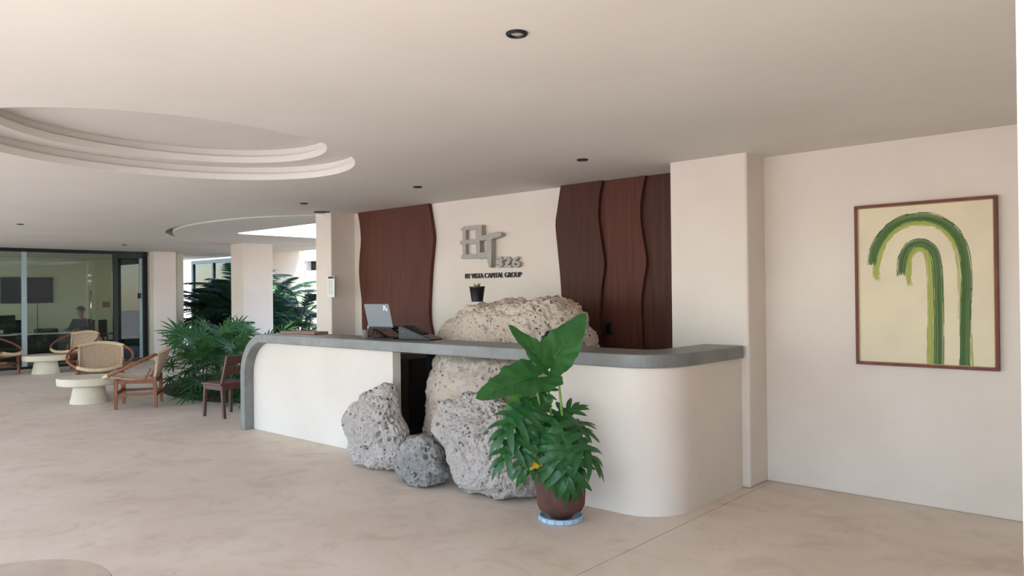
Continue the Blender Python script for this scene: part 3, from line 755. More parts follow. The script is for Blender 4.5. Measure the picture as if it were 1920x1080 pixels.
for cx, cz, r_, n_ in ((0.105, 0.205, 0.022, 5), (0.125, 0.180, 0.020, 7), (0.090, 0.180, 0.014, 5)):
    pts = [(cx+r_*(1 if k % 2 else 0.6)*math.cos(PI*k/n_), cz+r_*(1 if k % 2 else 0.6)*math.sin(PI*k/n_)) for k in range(2*n_)]
    vs = [M @ Vector((x, -0.0052, z)) for x, z in pts]; mb.add(vs, [tuple(range(len(vs)))])
mb.build('sticker', 'sticker_white', ld)
# card reader wedge beside the laptop
wd_ = thing('card_terminal', 'low black wedge-shaped terminal right of the laptop', 'terminal', (-5.58, 4.84, ZS), math.radians(10))
mb = MB(); mb.prism([(-0.15, 0), (0.25, 0), (0.25, 0.012), (-0.12, 0.135), (-0.15, 0.13)], -0.09, 0.09, 'y'); mb.build('body', 'black_plastic', wd_, False, 0.006)
mb = MB(); mb.prism([(-0.10, 0.131), (0.12, 0.058), (0.121, 0.061), (-0.099, 0.134)], -0.06, 0.06, 'y'); mb.build('screen', 'screen', wd_)
mb = MB(); mb.lathe([(0.001, 0), (0.007, 0), (0.007, 0.003), (0.001, 0.003)], 12, (-0.10, -0.092, 0.075)); mb.build('indicator', 'sticker_white', wd_)
cp_ = thing('pen_cup', 'small dark grey cup in front of the laptop stand', 'cup', (-6.20, 4.70, ZS))
mb = MB(); mb.lathe([(0.0005, 0), (0.032, 0), (0.036, 0.085), (0.033, 0.085), (0.030, 0.006), (0.0005, 0.005)], 24); mb.build('body', 'stone_grey', cp_, 'auto')
pn = thing('pen_stand', 'thin upright pen in a black holder by the laptop', 'pen', (-6.35, 4.84, ZS))
mb = MB(); mb.lathe([(0.0005, 0), (0.035, 0), (0.033, 0.012), (0.012, 0.022), (0.0005, 0.024)], 20); mb.build('holder', 'black_plastic', pn, 'auto')
mb = MB(); mb.tube([(0, 0, 0.02), (0.01, 0, 0.10), (0.016, 0, 0.15)], [0.006, 0.006, 0.003], 8); mb.build('pen', 'steel', pn, True)
tr_ = thing('menu_tray', 'thin reddish wooden tray at the far end of the counter', 'tray', (-7.52, 4.83, ZS), math.radians(6))
mb = MB(); mb.box(-0.30, 0.30, -0.10, 0.10, 0, 0.012); mb.build('base', 'tray_wood', tr_, False, 0.003)
for bx in ((-0.30, 0.30, -0.10, -0.088), (-0.30, 0.30, 0.088, 0.10), (-0.30, -0.288, -0.088, 0.088), (0.288, 0.30, -0.088, 0.088)):
    mb = MB(); mb.box(bx[0], bx[1], bx[2], bx[3], 0.012, 0.03); mb.build('rim', 'tray_wood', tr_, False, 0.002)
mb = MB(); mb.box(-0.24, 0.2, -0.07, 0.07, 0.012, 0.024); mb.build('folder', 'chair_wood', tr_)
# navy chair back and black phone dimly visible behind the boulder
oc = thing('desk_chair', 'navy blue desk chair back peeping out left of the boulder', 'chair', (-5.93, 5.70, 0), math.radians(100))
def office_chair(root, m='navy_fabric'):
    mb = MB(); mb.box(-0.23, 0.23, -0.22, 0.22, 0.42, 0.50); mb.build('seat', m, root, False, 0.03, 3)
    mb = MB(); mb.box(-0.21, 0.21, 0.20, 0.25, 0.58, 1.02); mb.build('backrest', m, root, False, 0.03, 3)
    mb = MB(); mb.bar((0, 0.2, 0.45), (0, 0.235, 0.7), 0.06, 0.02, (0, 1, 0)); mb.build('back_bracket', 'black_metal', root)
    mb = MB(); mb.tube([(0, 0, 0.08), (0, 0, 0.43)], 0.025, 12); mb.build('gas_lift', 'black_metal', root, True)
    for k in range(5):
        a = 2*PI*k/5; e = Vector((math.cos(a)*0.27, math.sin(a)*0.27, 0.06))
        mb = MB(); mb.bar((0, 0, 0.10), e, 0.04, 0.025); lg = mb.build('leg', 'black_plastic', root)
        mb = MB(); mb.lathe([(0.0005, -0.012), (0.028, -0.012), (0.028, 0.012), (0.0005, 0.012)], 14); ws = mb.build('castor', 'black_plastic', lg, 'auto')
        ws.location = (e.x, e.y, 0.0285); ws.rotation_euler = (PI/2, 0, a)
    for sx in (-1, 1):
        mb = MB(); mb.bar((sx*0.23, 0, 0.46), (sx*0.27, 0.02, 0.66), 0.03, 0.02, (0, 1, 0)); mb.box(sx*0.27-0.025, sx*0.27+0.025, -0.12, 0.14, 0.66, 0.685); mb.build('armrest', 'black_plastic', root)
office_chair(oc)
ph = thing('desk_telephone', 'black telephone on the counter half hidden by the tallest leaf', 'telephone', (-3.90, 4.86, ZS), math.radians(30))
mb = MB(); mb.prism([(-0.08, 0), (0.08, 0), (0.08, 0.04), (-0.08, 0.09)], -0.07, 0.07, 'y'); mb.build('body', 'black_plastic', ph, False, 0.006)
mb = MB(); mb.tube([(-0.03, -0.09, 0.10), (-0.03, -0.05, 0.115), (-0.03, 0.05, 0.115), (-0.03, 0.09, 0.10)], [0.02, 0.014, 0.014, 0.02], 8); mb.build('handset', 'black_plastic', ph, True)
mb = MB(); mb.tube([(0.05, -0.08, 0.03), (0.09, -0.06, 0.10), (0.11, -0.03, 0.06), (0.12, 0, 0.006)], 0.004, 6); mb.build('cord', 'cord', ph, True)

# notice taped to the pillar
nl_ = atY(614, 518, 5.884); nh = atY(627.5, 557, 5.884)
no = thing('notice_sheet', 'white paper notice with dark header taped to the pillar', 'notice', ((nl_.x+nh.x)/2, 5.884, nh.z))
hw = (nh.x-nl_.x)/2; hh = nl_.z-nh.z
mb = MB(); mb.box(-hw, hw, -0.002, 0, 0, hh); mb.build('sheet', 'paper', no)
mb = MB(); mb.box(-hw*0.75, hw*0.85, -0.0028, -0.002, hh*0.88, hh*0.98); mb.build('header', 'paper_ink', no)
mb = MB(); rnd = random.Random(9)
for r_ in range(16):
    z = hh*0.80-r_*hh*0.045
    mb.box(-hw*0.6, -hw*0.6+hw*0.35, -0.0026, -0.002, z, z+hh*0.012); mb.box(hw*0.05, hw*(0.2+0.4*rnd.random()), -0.0026, -0.002, z, z+hh*0.012)
tag(mb.build('text_lines', 'paper_ink', no), kind='stuff')

# ================================================================== CEILING FITTINGS
def downlight(p, label, r=0.047):
    t = thing('downlight', label, 'downlight', (p.x, p.y, ZC), 0, 'recessed ceiling downlights')
    mb = MB(); mb.lathe([(r, 0), (r, -0.006), (r*0.92, -0.010), (r*0.66, -0.010), (r*0.60, -0.004), (r*0.58, 0)], 36); mb.build('trim_ring', 'black_metal', t, 'auto')
    mb = MB(); mb.lathe([(0.0005, -0.003), (r*0.58, -0.003), (r*0.58, -0.001), (0.0005, -0.001)], 28); mb.build('lens', 'lamp_lens', t, 'auto')
for px_, py_, lb in ((969, 62, 'nearest black downlight at the top of the picture'), (1092, 299, 'black downlight in front of the three wavy boards'),
                     (783, 350, 'black downlight above the laptop end of the counter'), (570, 381, 'black downlight over the folded end of the counter'),
                     (38, 420, 'black downlight at the far left before the glass office'), (233, 459, 'black downlight nearest the glass office door')):
    downlight(atZ(px_, py_, ZC), lb)
p = atZ(612, 398, ZC)
vt = thing('ceiling_vent', 'dark oval ceiling vent touching the pillar with the notice', 'vent', (p.x, p.y-0.07, ZC))
mb = MB(); mb.lathe([(0.11, 0), (0.11, -0.008), (0.09, -0.014), (0.08, -0.006), (0.0005, -0.005)], 32); mb.build('ring', 'black_metal', vt, 'auto')
for k in range(4):
    mb = MB(); mb.box(-0.075, 0.075, -0.052+k*0.033, -0.044+k*0.033, -0.012, -0.005); mb.build('louvre', 'stone_grey', vt)

# ================================================================== SEATING IN THE LOBBY
def pedestal_table(p, label, m='concrete_cream'):
    t = thing('coffee_table', label, 'table', (p[0], p[1], 0), 0, 'round cream pedestal tables')
    mb = MB(); mb.lathe([(0.0005, 0.27), (0.41, 0.27), (0.43, 0.285), (0.434, 0.375), (0.425, 0.388), (0.0005, 0.39)], 56); mb.build('tabletop', m, t, 'auto')
    mb = MB(); mb.lathe([(0.0005, 0), (0.265, 0), (0.26, 0.015), (0.205, 0.27), (0.0005, 0.27)], 44); mb.build('pedestal', m, t, 'auto')
    return t
t1 = atZ(167, 706, 0.39); t2 = atZ(86, 665, 0.39)
pedestal_table(t1, 'round cream table between the woven chairs')
pedestal_table(t2, 'farther round cream table in front of the glass office')
pedestal_table((-3.62, 0.862), 'nearest round table cut off at the bottom left', 'concrete_beige')

def hoop_chair(label, loc, rotz):
    t = thing('hoop_chair', label, 'chair', loc, rotz, 'woven hoop lounge chairs')
    def hp(th): return Vector((0.475*math.sin(th), -0.03-0.43*math.cos(th), 0.435+0.195*(1-math.cos(th))))
    N = 72
    mb = MB(); mb.tube([hp(2*PI*k/N) for k in range(N)], 0.021, 8, True); mb.build('hoop', 'chair_wood', t, True)
    for nm, c_, h in (('front_rope_wrap', 0, 0.72), ('back_rope_wrap', PI, 0.80)):
        mb = MB()
        n = 60; rr = [0.029+0.003*math.sin(k*PI) + (0.0025 if k % 2 else 0) for k in range(n+1)]
        mb.tube([hp(c_-h+2*h*k/n) for k in range(n+1)], rr, 8); mb.build(nm, 'rope_pale', t, True)
    for sx in (-1, 1):
        mb = MB(); mb.bar((sx*0.315, -0.26, 0.43), (sx*0.32, -0.265, 0), 0.052, 0.052, (0, 1, 0), 0.72); mb.build('leg', 'chair_wood', t, False, 0.004)
        mb = MB(); mb.bar((sx*0.315, 0.24, 0.44), (sx*0.32, 0.255, 0), 0.052, 0.052, (0, 1, 0), 0.72); mb.build('leg', 'chair_wood', t, False, 0.004)
        th = PI-0.735; e = hp(th*sx)
        mb = MB(); mb.bar((sx*0.315, 0.24, 0.42), (e.x, e.y, e.z-0.01), 0.036, 0.036, (0, 1, 0)); mb.build('back_post', 'rope', t, False, 0.006)
        mb = MB(); mb.bar((sx*0.315, -0.25, 0.385), (sx*0.315, 0.24, 0.375), 0.03, 0.05); mb.build('seat_rail', 'chair_wood', t)
        mb = MB(); mb.bar((sx*0.318, -0.25, 0.20), (sx*0.318, 0.24, 0.20), 0.024, 0.036); mb.build('stretcher', 'chair_wood', t)
        mb = MB(); mb.bar((sx*0.318, 0.10, 0.36), (sx*0.34, 0.19, 0.56), 0.03, 0.028, (0, 1, 0)); mb.build('arm_brace', 'chair_wood', t)
    for y, z, nm in ((-0.255, 0.385, 'seat_rail'), (0.215, 0.36, 'seat_rail'), (-0.255, 0.22, 'stretcher'), (0.24, 0.17, 'stretcher')):
        mb = MB(); mb.bar((-0.315, y, z), (0.315, y, z), 0.028, 0.042); mb.build(nm, 'chair_wood', t)
    ns = 34
    mbs = MB(); mbb = MB()
    for i in range(ns):
        x = -0.30+0.60*i/(ns-1)
        th = math.asin(x/0.475); f = hp(th); b = hp(PI-th)
        sag = 0.035*(1-(x/0.32)**2)
        P = [f+Vector((0, 0, -0.005))]+[Vector((x*(1-0.04*math.sin(PI*k/6)), f.y+(0.205-f.y)*k/6, (f.z-0.01)+(0.372-f.z)*k/6-sag*math.sin(PI*k/6))) for k in range(1, 7)]
        mbs.tube(P, 0.0105, 5)
        q = Vector((x, 0.205, 0.36))
        mbb.tube([q+(b-q)*(k/5)+Vector((0, 0.03*math.sin(PI*k/5), 0)) for k in range(6)], 0.0105, 5)
    for k in range(1, 5):   # a few cross ropes lashing the sides
        for sx in (-1, 1):
            z = 0.40+0.075*k; e = hp((PI-0.74)*sx); kk = (z-0.36)/(e.z-0.36)
            mbb.tube([(sx*0.29, 0.215+kk*0.13, z), (sx*(0.315+0.02*kk), 0.235+kk*0.06, z+0.005), ], 0.008, 5)
    mbs.build('woven_seat', 'rope', t, True); mbb.build('woven_back', 'rope', t, True)
    return t
def face(dx, dy): return math.atan2(dx, -dy)      # local front is -Y
hoop_chair('woven hoop chair seen from the side beside the palms', (-11.43, 4.57, 0), face(-0.50, -0.87))
cA = atZ(177, 736, 0.0)
hoop_chair('woven hoop chair facing the viewer behind the round table', (-13.25, 4.68, 0), face(0.93, -0.36))
hoop_chair('farther woven hoop chair close to the glass office', tuple(atZ(143, 694, 0.0)), face(0.55, -0.83))
hoop_chair('woven hoop chair cut off at the left edge', tuple(atZ(-8, 704, 0.0)), face(0.75, 0.66))

# dark wooden side chair half hidden by the counter
sc_ = thing('side_chair', 'reddish wooden side chair with slatted back by the counter end', 'chair', (-9.52, 4.93, 0), face(-0.96, -0.12))
for sx in (-1, 1):
    mb = MB(); mb.bar((sx*0.19, -0.19, 0.43), (sx*0.20, -0.21, 0), 0.042, 0.042, (0, 1, 0), 0.85); mb.build('leg', 'dark_chair_wood', sc_, False, 0.003)
    mb = MB(); mb.bar((sx*0.19, 0.17, 0.46), (sx*0.20, 0.23, 0), 0.042, 0.042, (0, 1, 0), 0.85); mb.build('leg', 'dark_chair_wood', sc_, False, 0.003)
    mb = MB(); mb.bar((sx*0.19, 0.17, 0.44), (sx*0.19, 0.30, 0.82), 0.042, 0.036, (0, 1, 0)); mb.build('back_post', 'dark_chair_wood', sc_, False, 0.003)
    mb = MB(); mb.bar((sx*0.195, -0.17, 0.395), (sx*0.195, 0.17, 0.395), 0.024, 0.06); mb.build('apron', 'dark_chair_wood', sc_)
mb = MB(); mb.box(-0.23, 0.23, -0.235, 0.20, 0.425, 0.455); mb.build('seat', 'dark_chair_wood', sc_, False, 0.006)
for z, y in ((0.76, 0.275), (0.62, 0.228)):
    mb = MB(); mb.bar((-0.21, y, z), (0.21, y, z), 0.022, 0.115, (0, 0.32, 1)); mb.build('back_slat', 'dark_chair_wood', sc_, False, 0.004)
for y in (-0.19, 0.18):
    mb = MB(); mb.bar((-0.19, y, 0.395), (0.19, y, 0.395), 0.024, 0.06); mb.build('apron', 'dark_chair_wood', sc_)

# ================================================================== PLANTING BED
bed = ellipse(-11.95, 7.68, 2.72, 2.36, math.atan2(-0.2875, 0.958), 72)
mb = MB(); n = len(bed)
ctr = Vector((-11.98, 7.71))
rings = []
for k, z in ((1.0, 0.002), (0.99, 0.03), (0.93, 0.06), (0.6, 0.12), (0.2, 0.14)):
    rings.append([(ctr.x+(x-ctr.x)*k, ctr.y+(y-ctr.y)*k, z+0.02*noise.noise(Vector((x*2*k, y*2*k, 0))) if z > 0.02 else z) for x, y in bed])
loft(mb, rings); mb.add(rings[-1], [tuple(range(n))])
tag(mb.build('planting_bed', 'soil', None, True), 'oval bed of dark soil under the skylight', 'garden bed')
def strip(mb, o, d, up, ln, wd, droop, n=4, fold=0.25):
    d = d.normalized(); side = d.cross(up)
    if side.length < 1e-3: side = Vector((1, 0, 0))
    side.normalize(); nn = side.cross(d); vs = []; fs = []
    for i in range(n+1):
        t = i/n; p = o+d*(ln*t)+Vector((0, 0, -droop*ln*t*t)); ww = wd*(math.sin(PI*(0.12+0.86*t))**0.6) if i < n else 0.001
        vs += [p-side*ww+nn*ww*fold, p+side*ww+nn*ww*fold]
    for i in range(n): fs.append((i*2, i*2+1, i*2+3, i*2+2))
    mb.add(vs, fs)
def frond_mesh(seed, L=1.5, pairs=30, arch=0.55):
    rnd = random.Random(seed); mb = MB()
    def pt(t): return Vector((L*(t-0.12*t*t), 0, L*0.25*math.sin(t*1.2)-arch*L*t**2.4))
    mb.tube([pt(k/10) for k in range(11)], [0.010-0.0008*k for k in range(11)], 4)
    for i in range(pairs):
        t = 0.14+0.85*i/pairs; p = pt(t); tg = (pt(t+0.02)-p).normalized()
        ln = L*(0.10+0.20*math.sin(PI*(0.1+0.85*t)))
        for sg_ in (-1, 1):
            d = tg*rnd.uniform(0.55, 0.8)+Vector((0, sg_, 0))*1.0+Vector((0, 0, rnd.uniform(0.1, 0.35)))
            strip(mb, p, d, Vector((0, 0, 1)), ln*rnd.uniform(0.85, 1.1), 0.0095, rnd.uniform(0.35, 0.75), 3)
    return mb.mesh('frond')
def fan_mesh(seed, seg=14):
    rnd = random.Random(seed); mb = MB()
    mb.tube([(0, 0, 0), (0.25, 0, 0.03), (0.45, 0, 0.02)], [0.006, 0.005, 0.004], 4)
    o = Vector((0.45, 0, 0.02))
    for i in range(seg):
        a = (i/(seg-1)-0.5)*2*2.0
        strip(mb, o, Vector((math.cos(a), math.sin(a), 0.12+0.1*rnd.random())), Vector((0, 0, 1)), rnd.uniform(0.36, 0.46)*(1-0.12*abs(a)/2), 0.019, rnd.uniform(0.15, 0.5), 4, 0.3)
    return mb.mesh('leaf')
FR = [frond_mesh(i, 1.0, 46, ar) for i, ar in enumerate((0.5, 0.7, 0.9))]
FD = [m_.copy() for m_ in FR]
FA = [fan_mesh(i) for i in range(3)]
def place_part(name, me, m, parent, o, d, roll=0.0, sc=1.0):
    d = Vector(d).normalized(); up = Vector((0, 0, 1)); y = up.cross(d)
    if y.length < 1e-3: y = Vector((0, 1, 0))
    y.normalize(); z = d.cross(y)
    ob = link(name, me, m, parent)
    ob.matrix_local = Matrix(((d.x, y.x, z.x, o[0]), (d.y, y.y, z.y, o[1]), (d.z, y.z, z.z, o[2]), (0, 0, 0, 1))) @ Matrix.Rotation(roll, 4, 'X') @ Matrix.Scale(sc, 4)
    return ob
def areca(label, x, y, h, seed, nf=16, dark=False, z0=0.0, spread=1.0):
    rnd = random.Random(seed); t = thing('areca_palm', label, 'palm', (x, y, z0), 0, 'feathery garden palms')
    ns = 5
    for k in range(ns):
        a = 2*PI*k/ns+rnd.random(); r = 0.06+0.1*rnd.random(); hh = h*rnd.uniform(0.28, 0.5)
        b = Vector((r*math.cos(a), r*math.sin(a), 0)); e = b+Vector((math.cos(a)*0.12, math.sin(a)*0.12, hh))
        mb = MB(); mb.tube([b, (b+e)/2+Vector((0.01, 0, 0)), e], [0.024, 0.02, 0.016], 6); mb.build('stem', 'palm_stem', t, True)
    for k in range(nf):
        a = 2.399*k+rnd.uniform(-0.3, 0.3); lv = (k+0.5)/nf
        el = 0.15+1.05*lv; o = (0.1*math.cos(a), 0.1*math.sin(a), h*(0.16+0.34*lv))
        L = h*rnd.uniform(0.5, 0.68)*spread
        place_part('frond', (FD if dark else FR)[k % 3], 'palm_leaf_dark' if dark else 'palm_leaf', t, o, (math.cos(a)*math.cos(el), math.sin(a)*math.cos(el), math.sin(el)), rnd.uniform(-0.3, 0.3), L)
    return t
def fan_palm(label, x, y, h, seed, nl=26, z0=0.04):
    rnd = random.Random(seed); t = thing('fan_palm', label, 'palm', (x, y, z0), 0, 'fan palms in the bed')
    for k in range(4):
        a = 1.7*k; b = Vector((0.1*math.cos(a), 0.1*math.sin(a), 0)); e = b+Vector((0.05*math.cos(a), 0.05*math.sin(a), h*0.55))
        mb = MB(); mb.tube([b, e], [0.014, 0.01], 6); mb.build('stem', 'palm_stem', t, True)
    for k in range(nl):
        a = 2.399*k; lv = k/nl; el = -0.35+1.25*lv+rnd.uniform(-0.15, 0.15)
        o = (0.10*math.cos(a), 0.10*math.sin(a), h*(0.10+0.50*lv))
        place_part('leaf', FA[k % 3], 'palm_leaf', t, o, (math.cos(a)*math.cos(el), math.sin(a)*math.cos(el), math.sin(el)), rnd.uniform(-0.5, 0.5), rnd.uniform(0.62, 0.9)*min(1.0, h))
    return t
fan_palm('fan palm right behind the side-view woven chair', -11.95, 5.72, 1.10, 1, 34)
fan_palm('fan palm in the middle front of the planting bed', -11.10, 5.62, 1.15, 2, 36)
fan_palm('fan palm behind the wooden side chair', -10.35, 5.80, 0.95, 3, 30)
fan_palm('second-row fan palm left of the pillar in the bed', -12.6, 6.45, 1.20, 4, 28)
fan_palm('second-row fan palm in front of the pillar in the bed', -11.7, 6.75, 1.10, 5, 26)
mb = MB(); mb.box(-23.2, -9.8, 9.95, 12.3, 0, 0.06); tag(mb.build('planting_bed', 'soil', None, False, 0.03), 'second soil bed along the courtyard behind the pillars', 'garden bed')  # right end added so dark soil dims the office glass reflection
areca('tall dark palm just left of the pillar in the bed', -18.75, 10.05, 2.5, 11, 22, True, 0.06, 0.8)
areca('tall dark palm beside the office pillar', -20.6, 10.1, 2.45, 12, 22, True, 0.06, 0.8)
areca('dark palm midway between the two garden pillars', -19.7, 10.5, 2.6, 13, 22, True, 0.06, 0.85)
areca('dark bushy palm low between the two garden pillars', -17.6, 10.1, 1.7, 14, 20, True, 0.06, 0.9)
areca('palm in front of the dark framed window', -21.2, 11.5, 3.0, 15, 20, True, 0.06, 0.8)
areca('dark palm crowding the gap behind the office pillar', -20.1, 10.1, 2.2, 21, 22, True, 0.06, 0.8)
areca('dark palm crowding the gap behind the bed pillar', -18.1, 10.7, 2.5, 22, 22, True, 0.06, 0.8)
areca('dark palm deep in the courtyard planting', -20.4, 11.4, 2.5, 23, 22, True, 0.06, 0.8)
areca('sunlit palm just right of the pillar in the bed', -19.1, 11.5, 2.5, 16, 18, False, 0.06, 0.75)
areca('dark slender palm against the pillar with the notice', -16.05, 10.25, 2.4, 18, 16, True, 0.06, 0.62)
areca('low palm in the bed behind the counter tray', -16.9, 10.6, 1.3, 19, 16, False, 0.06, 0.9)
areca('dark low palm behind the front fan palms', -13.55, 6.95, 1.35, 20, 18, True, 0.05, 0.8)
def tuft(label, x, y, seed, h=0.34):
    rnd = random.Random(seed); mb = MB()
    for k in range(60):
        a = rnd.uniform(0, 2*PI); el = rnd.uniform(0.5, 1.4)
        strip(mb, Vector((0.05*math.cos(a), 0.05*math.sin(a), 0)), Vector((math.cos(a)*math.cos(el), math.sin(a)*math.cos(el), math.sin(el))), Vector((0, 0, 1)), h*rnd.uniform(0.7, 1.2), 0.007, 0.5, 3)
    o = mb.build('grass_tuft', 'grass', None); o.location = (x, y, 0.03); tag(o, label, 'grass tuft', 'grass tufts in the bed')
tuft('grass tuft at the bed edge under the side chair', -10.0, 5.50, 1)
tuft('grass tuft by the counter end', -9.55, 5.75, 2)
tuft('bright grass tuft behind the side chair', -10.6, 5.50, 3, 0.3)
def stone(label, x, y, r, seed):
    bm = bmesh.new(); bmesh.ops.create_icosphere(bm, subdivisions=3, radius=r)
    for v in bm.verts:
        d = v.co.normalized(); v.co = v.co*(1+0.35*noise.noise(d*1.8+Vector((seed, 0, 0)))); v.co.z = v.co.z*0.6+r*0.4
    me = bpy.data.meshes.new('garden_stone'); bm.to_mesh(me); bm.free()
    o = link('garden_stone', me, 'stone_grey', None, True); o.location = (x, y, 0.05); tag(o, label, 'stone', 'stones in the bed')
stone('grey garden stone left of the counter end', -10.9, 6.6, 0.30, 3)
stone('smaller grey garden stone behind the side chair', -10.2, 6.5, 0.22, 8)

# ================================================================== GLASS OFFICE
GX = -19.30
w1 = bpy.data.objects.new('window_1', None); C.objects.link(w1); struct(w1, 'frameless glass front of the office'); w1.location = (GX, 6, 0)
def wpart(name, m, y0, y1, z0, z1, dx=0.03, par=None, bevel=0.0):
    mb = MB(); mb.box(-dx, dx, y0-6, y1-6, z0, z1); return mb.build(name, m, par or w1, False, bevel)
wpart('top_rail', 'dark_frame', 2.5, 7.91, 2.625, ZC, 0.04)
wpart('bottom_rail', 'dark_frame', 2.5, 6.537, 0, 0.06, 0.03)
for a, b in ((2.5, 3.95), (3.96, 5.225), (5.262, 6.53)):
    wpart('pane', 'glass', a, b, 0.06, 2.625, 0.006)
wpart('mullion', 'curtain', 5.19, 5.29, 0.06, 2.625, 0.02)
d1 = bpy.data.objects.new('door_1', None); C.objects.link(d1); struct(d1, 'frameless glass office door with a long steel handle'); d1.location = (GX, 6, 0)
wpart('pane', 'glass', 6.545, 7.10, 0.02, 2.61, 0.006, d1)
mb = MB(); mb.tube([(0.05, 0.60, 1.0), (0.05, 0.60, 1.75)], 0.014, 10); mb.tube([(0, 0.60, 1.06), (0.05, 0.60, 1.06)], 0.008, 6); mb.tube([(0, 0.60, 1.7), (0.05, 0.60, 1.7)], 0.008, 6); mb.build('handle', 'steel', d1, True)
for z in (1.95, 2.08):
    mb = MB(); mb.box(-0.012, 0.012, 0.55, 0.63, z, z+0.06); mb.build('hinge', 'steel', d1, False, 0.003)
d2 = bpy.data.objects.new('door_2', None); C.objects.link(d2); struct(d2, 'dark framed glazed door beside the pillar'); d2.location = (GX, 6, 0)
wpart('stile', 'dark_frame', 7.11, 7.21, 0, 2.62, 0.04, d2); wpart('stile', 'dark_frame', 7.79, 7.91, 0, 2.62, 0.04, d2)
wpart('rail', 'dark_frame', 7.21, 7.79, 0, 0.08, 0.04, d2); wpart('rail', 'dark_frame', 7.21, 7.79, 2.54, 2.62, 0.04, d2)
wpart('pane', 'glass_dark', 7.21, 7.72, 0.08, 2.54, 0.006, d2); wpart('seal_strip', 'curtain', 7.72, 7.79, 0.08, 2.54, 0.02, d2)
mb = MB(); mb.box(0.02, 0.05, 1.70, 1.75, 1.55, 1.68); mb.build('lock', 'black_metal', d2)
wall('wall_office_back', 'cream back wall of the glass office', (-23.55, -23.40, YF, 8.8, 0, ZC), m='office_wall')
wall('wall_office_side', 'cream side wall of the glass office', (-23.40, -19.22, 8.62, 8.8, 0, ZC), m='office_wall')
wpart('pane', 'glass', 0.4, 2.49, 0.06, 2.625, 0.006)
tv = thing('television', 'large black television on the office wall', 'television', (-23.36, 6.415, 1.80))
mb = MB(); mb.box(-0.035, 0.03, -0.62, 0.62, -0.355, 0.355); mb.build('body', 'black_plastic', tv, False, 0.008)
mb = MB(); mb.box(0.03, 0.034, -0.605, 0.605, -0.335, 0.34); mb.build('screen', 'screen', tv)
mb = MB(); mb.box(0.034, 0.036, 0.50, 0.56, -0.35, -0.342); mb.build('badge', 'sticker_white', tv)
mb = MB(); mb.tube([(-0.03, 0.25, -0.35), (-0.034, 0.25, -0.9), (-0.03, 0.26, -1.4)], 0.006, 6); mb.build('cable', 'black_cord', tv)
# desk, screens, chairs
dk = thing('office_desk', 'black fronted desk with pale top inside the office', 'desk', (-20.55, 6.05, 0))
mb = MB(); mb.box(-0.35, 0.35, -0.62, 0.62, 0.72, 0.75); mb.build('desktop', 'paper', dk, False, 0.004)
mb = MB(); mb.box(0.30, 0.33, -0.58, 0.58, 0.12, 0.72); mb.build('front_panel', 'black_plastic', dk)
for y in (-0.58, 0.58):
    mb = MB(); mb.box(-0.33, 0.30, y-0.02, y+0.02, 0, 0.72); mb.build('side_panel', 'black_plastic', dk)
pr = thing('desk_printer', 'flat black printer on the office desk', 'printer', (-20.5, 6.02, 0.75))
mb = MB(); mb.box(-0.15, 0.15, -0.22, 0.22, 0, 0.09); mb.build('body', 'black_plastic', pr, False, 0.01)
mb = MB(); mb.box(-0.12, 0.12, -0.18, 0.18, 0.09, 0.10); mb.build('lid', 'cabinet_black', pr, False, 0.004)
def monitor(label, x, y, z, rz, w_=0.52, h_=0.36):
    t = thing('monitor', label, 'monitor', (x, y, z), rz)
    mb = MB(); mb.box(-w_/2, w_/2, -0.02, 0.02, 0.10, 0.10+h_); mb.build('housing', 'cabinet_black', t, False, 0.006)
    mb = MB(); mb.box(-w_/2+0.01, w_/2-0.01, 0.02, 0.023, 0.11, 0.09+h_); mb.build('screen', 'screen', t)
    mb = MB(); mb.bar((0, -0.01, 0.015), (0, -0.02, 0.2), 0.06, 0.02, (0, 1, 0)); mb.build('neck', 'black_metal', t)
    mb = MB(); mb.box(-0.12, 0.12, -0.09, 0.09, 0, 0.015); mb.build('base', 'black_metal', t, False, 0.004)
dk2 = thing('office_desk', 'second office desk at the left carrying two screens', 'desk', (-20.6, 4.75, 0))
mb = MB(); mb.box(-0.35, 0.35, -0.62, 0.62, 0.72, 0.75); mb.build('desktop', 'paper', dk2, False, 0.004)
mb = MB(); mb.box(0.30, 0.33, -0.58, 0.58, 0.12, 0.72); mb.build('front_panel', 'black_plastic', dk2)
for y in (-0.58, 0.58):
    mb = MB(); mb.box(-0.33, 0.30, y-0.02, y+0.02, 0, 0.72); mb.build('side_panel', 'black_plastic', dk2)
monitor('black computer screen on the left office desk, nearer the wall strip', -20.55, 5.18, 0.75, face(-1, 0.1)+PI, 0.42, 0.34)
monitor('tilted computer screen at the far left of the office', -20.55, 4.72, 0.75, face(-1, -0.3)+PI, 0.5, 0.34)
for lb, x, y, rz in (('dark office chair behind the left desk', -21.4, 4.9, 1.4), ('dark office chair right of the seated person', -20.3, 7.45, 2.4), ('dark office chair near the television wall', -22.3, 5.9, 1.8)):
    t = thing('office_chair', lb, 'chair', (x, y, 0), rz, 'office chairs'); office_chair(t, 'black_fabric')
# documents pinned to the rear wall
for i, (px_, py_, w_, h_) in enumerate(((199, 571, 0.2, 0.16), (168, 530, 0.08, 0.18))):
    p = atX(px_, py_, -23.39)
    o = thing('wall_note', ('brown folder pinned to the office back wall', 'narrow paper strip pinned to the office back wall')[i], 'note', (-23.398, p.y, p.z))
    mb = MB(); mb.box(0, 0.006, -w_/2, w_/2, -h_/2, h_/2); mb.build('sheet', ('tray_wood', 'paper')[i], o)
    mb = MB(); mb.box(0.006, 0.01, -0.015, 0.015, h_/2-0.03, h_/2-0.01); mb.build('clip', 'steel', o)

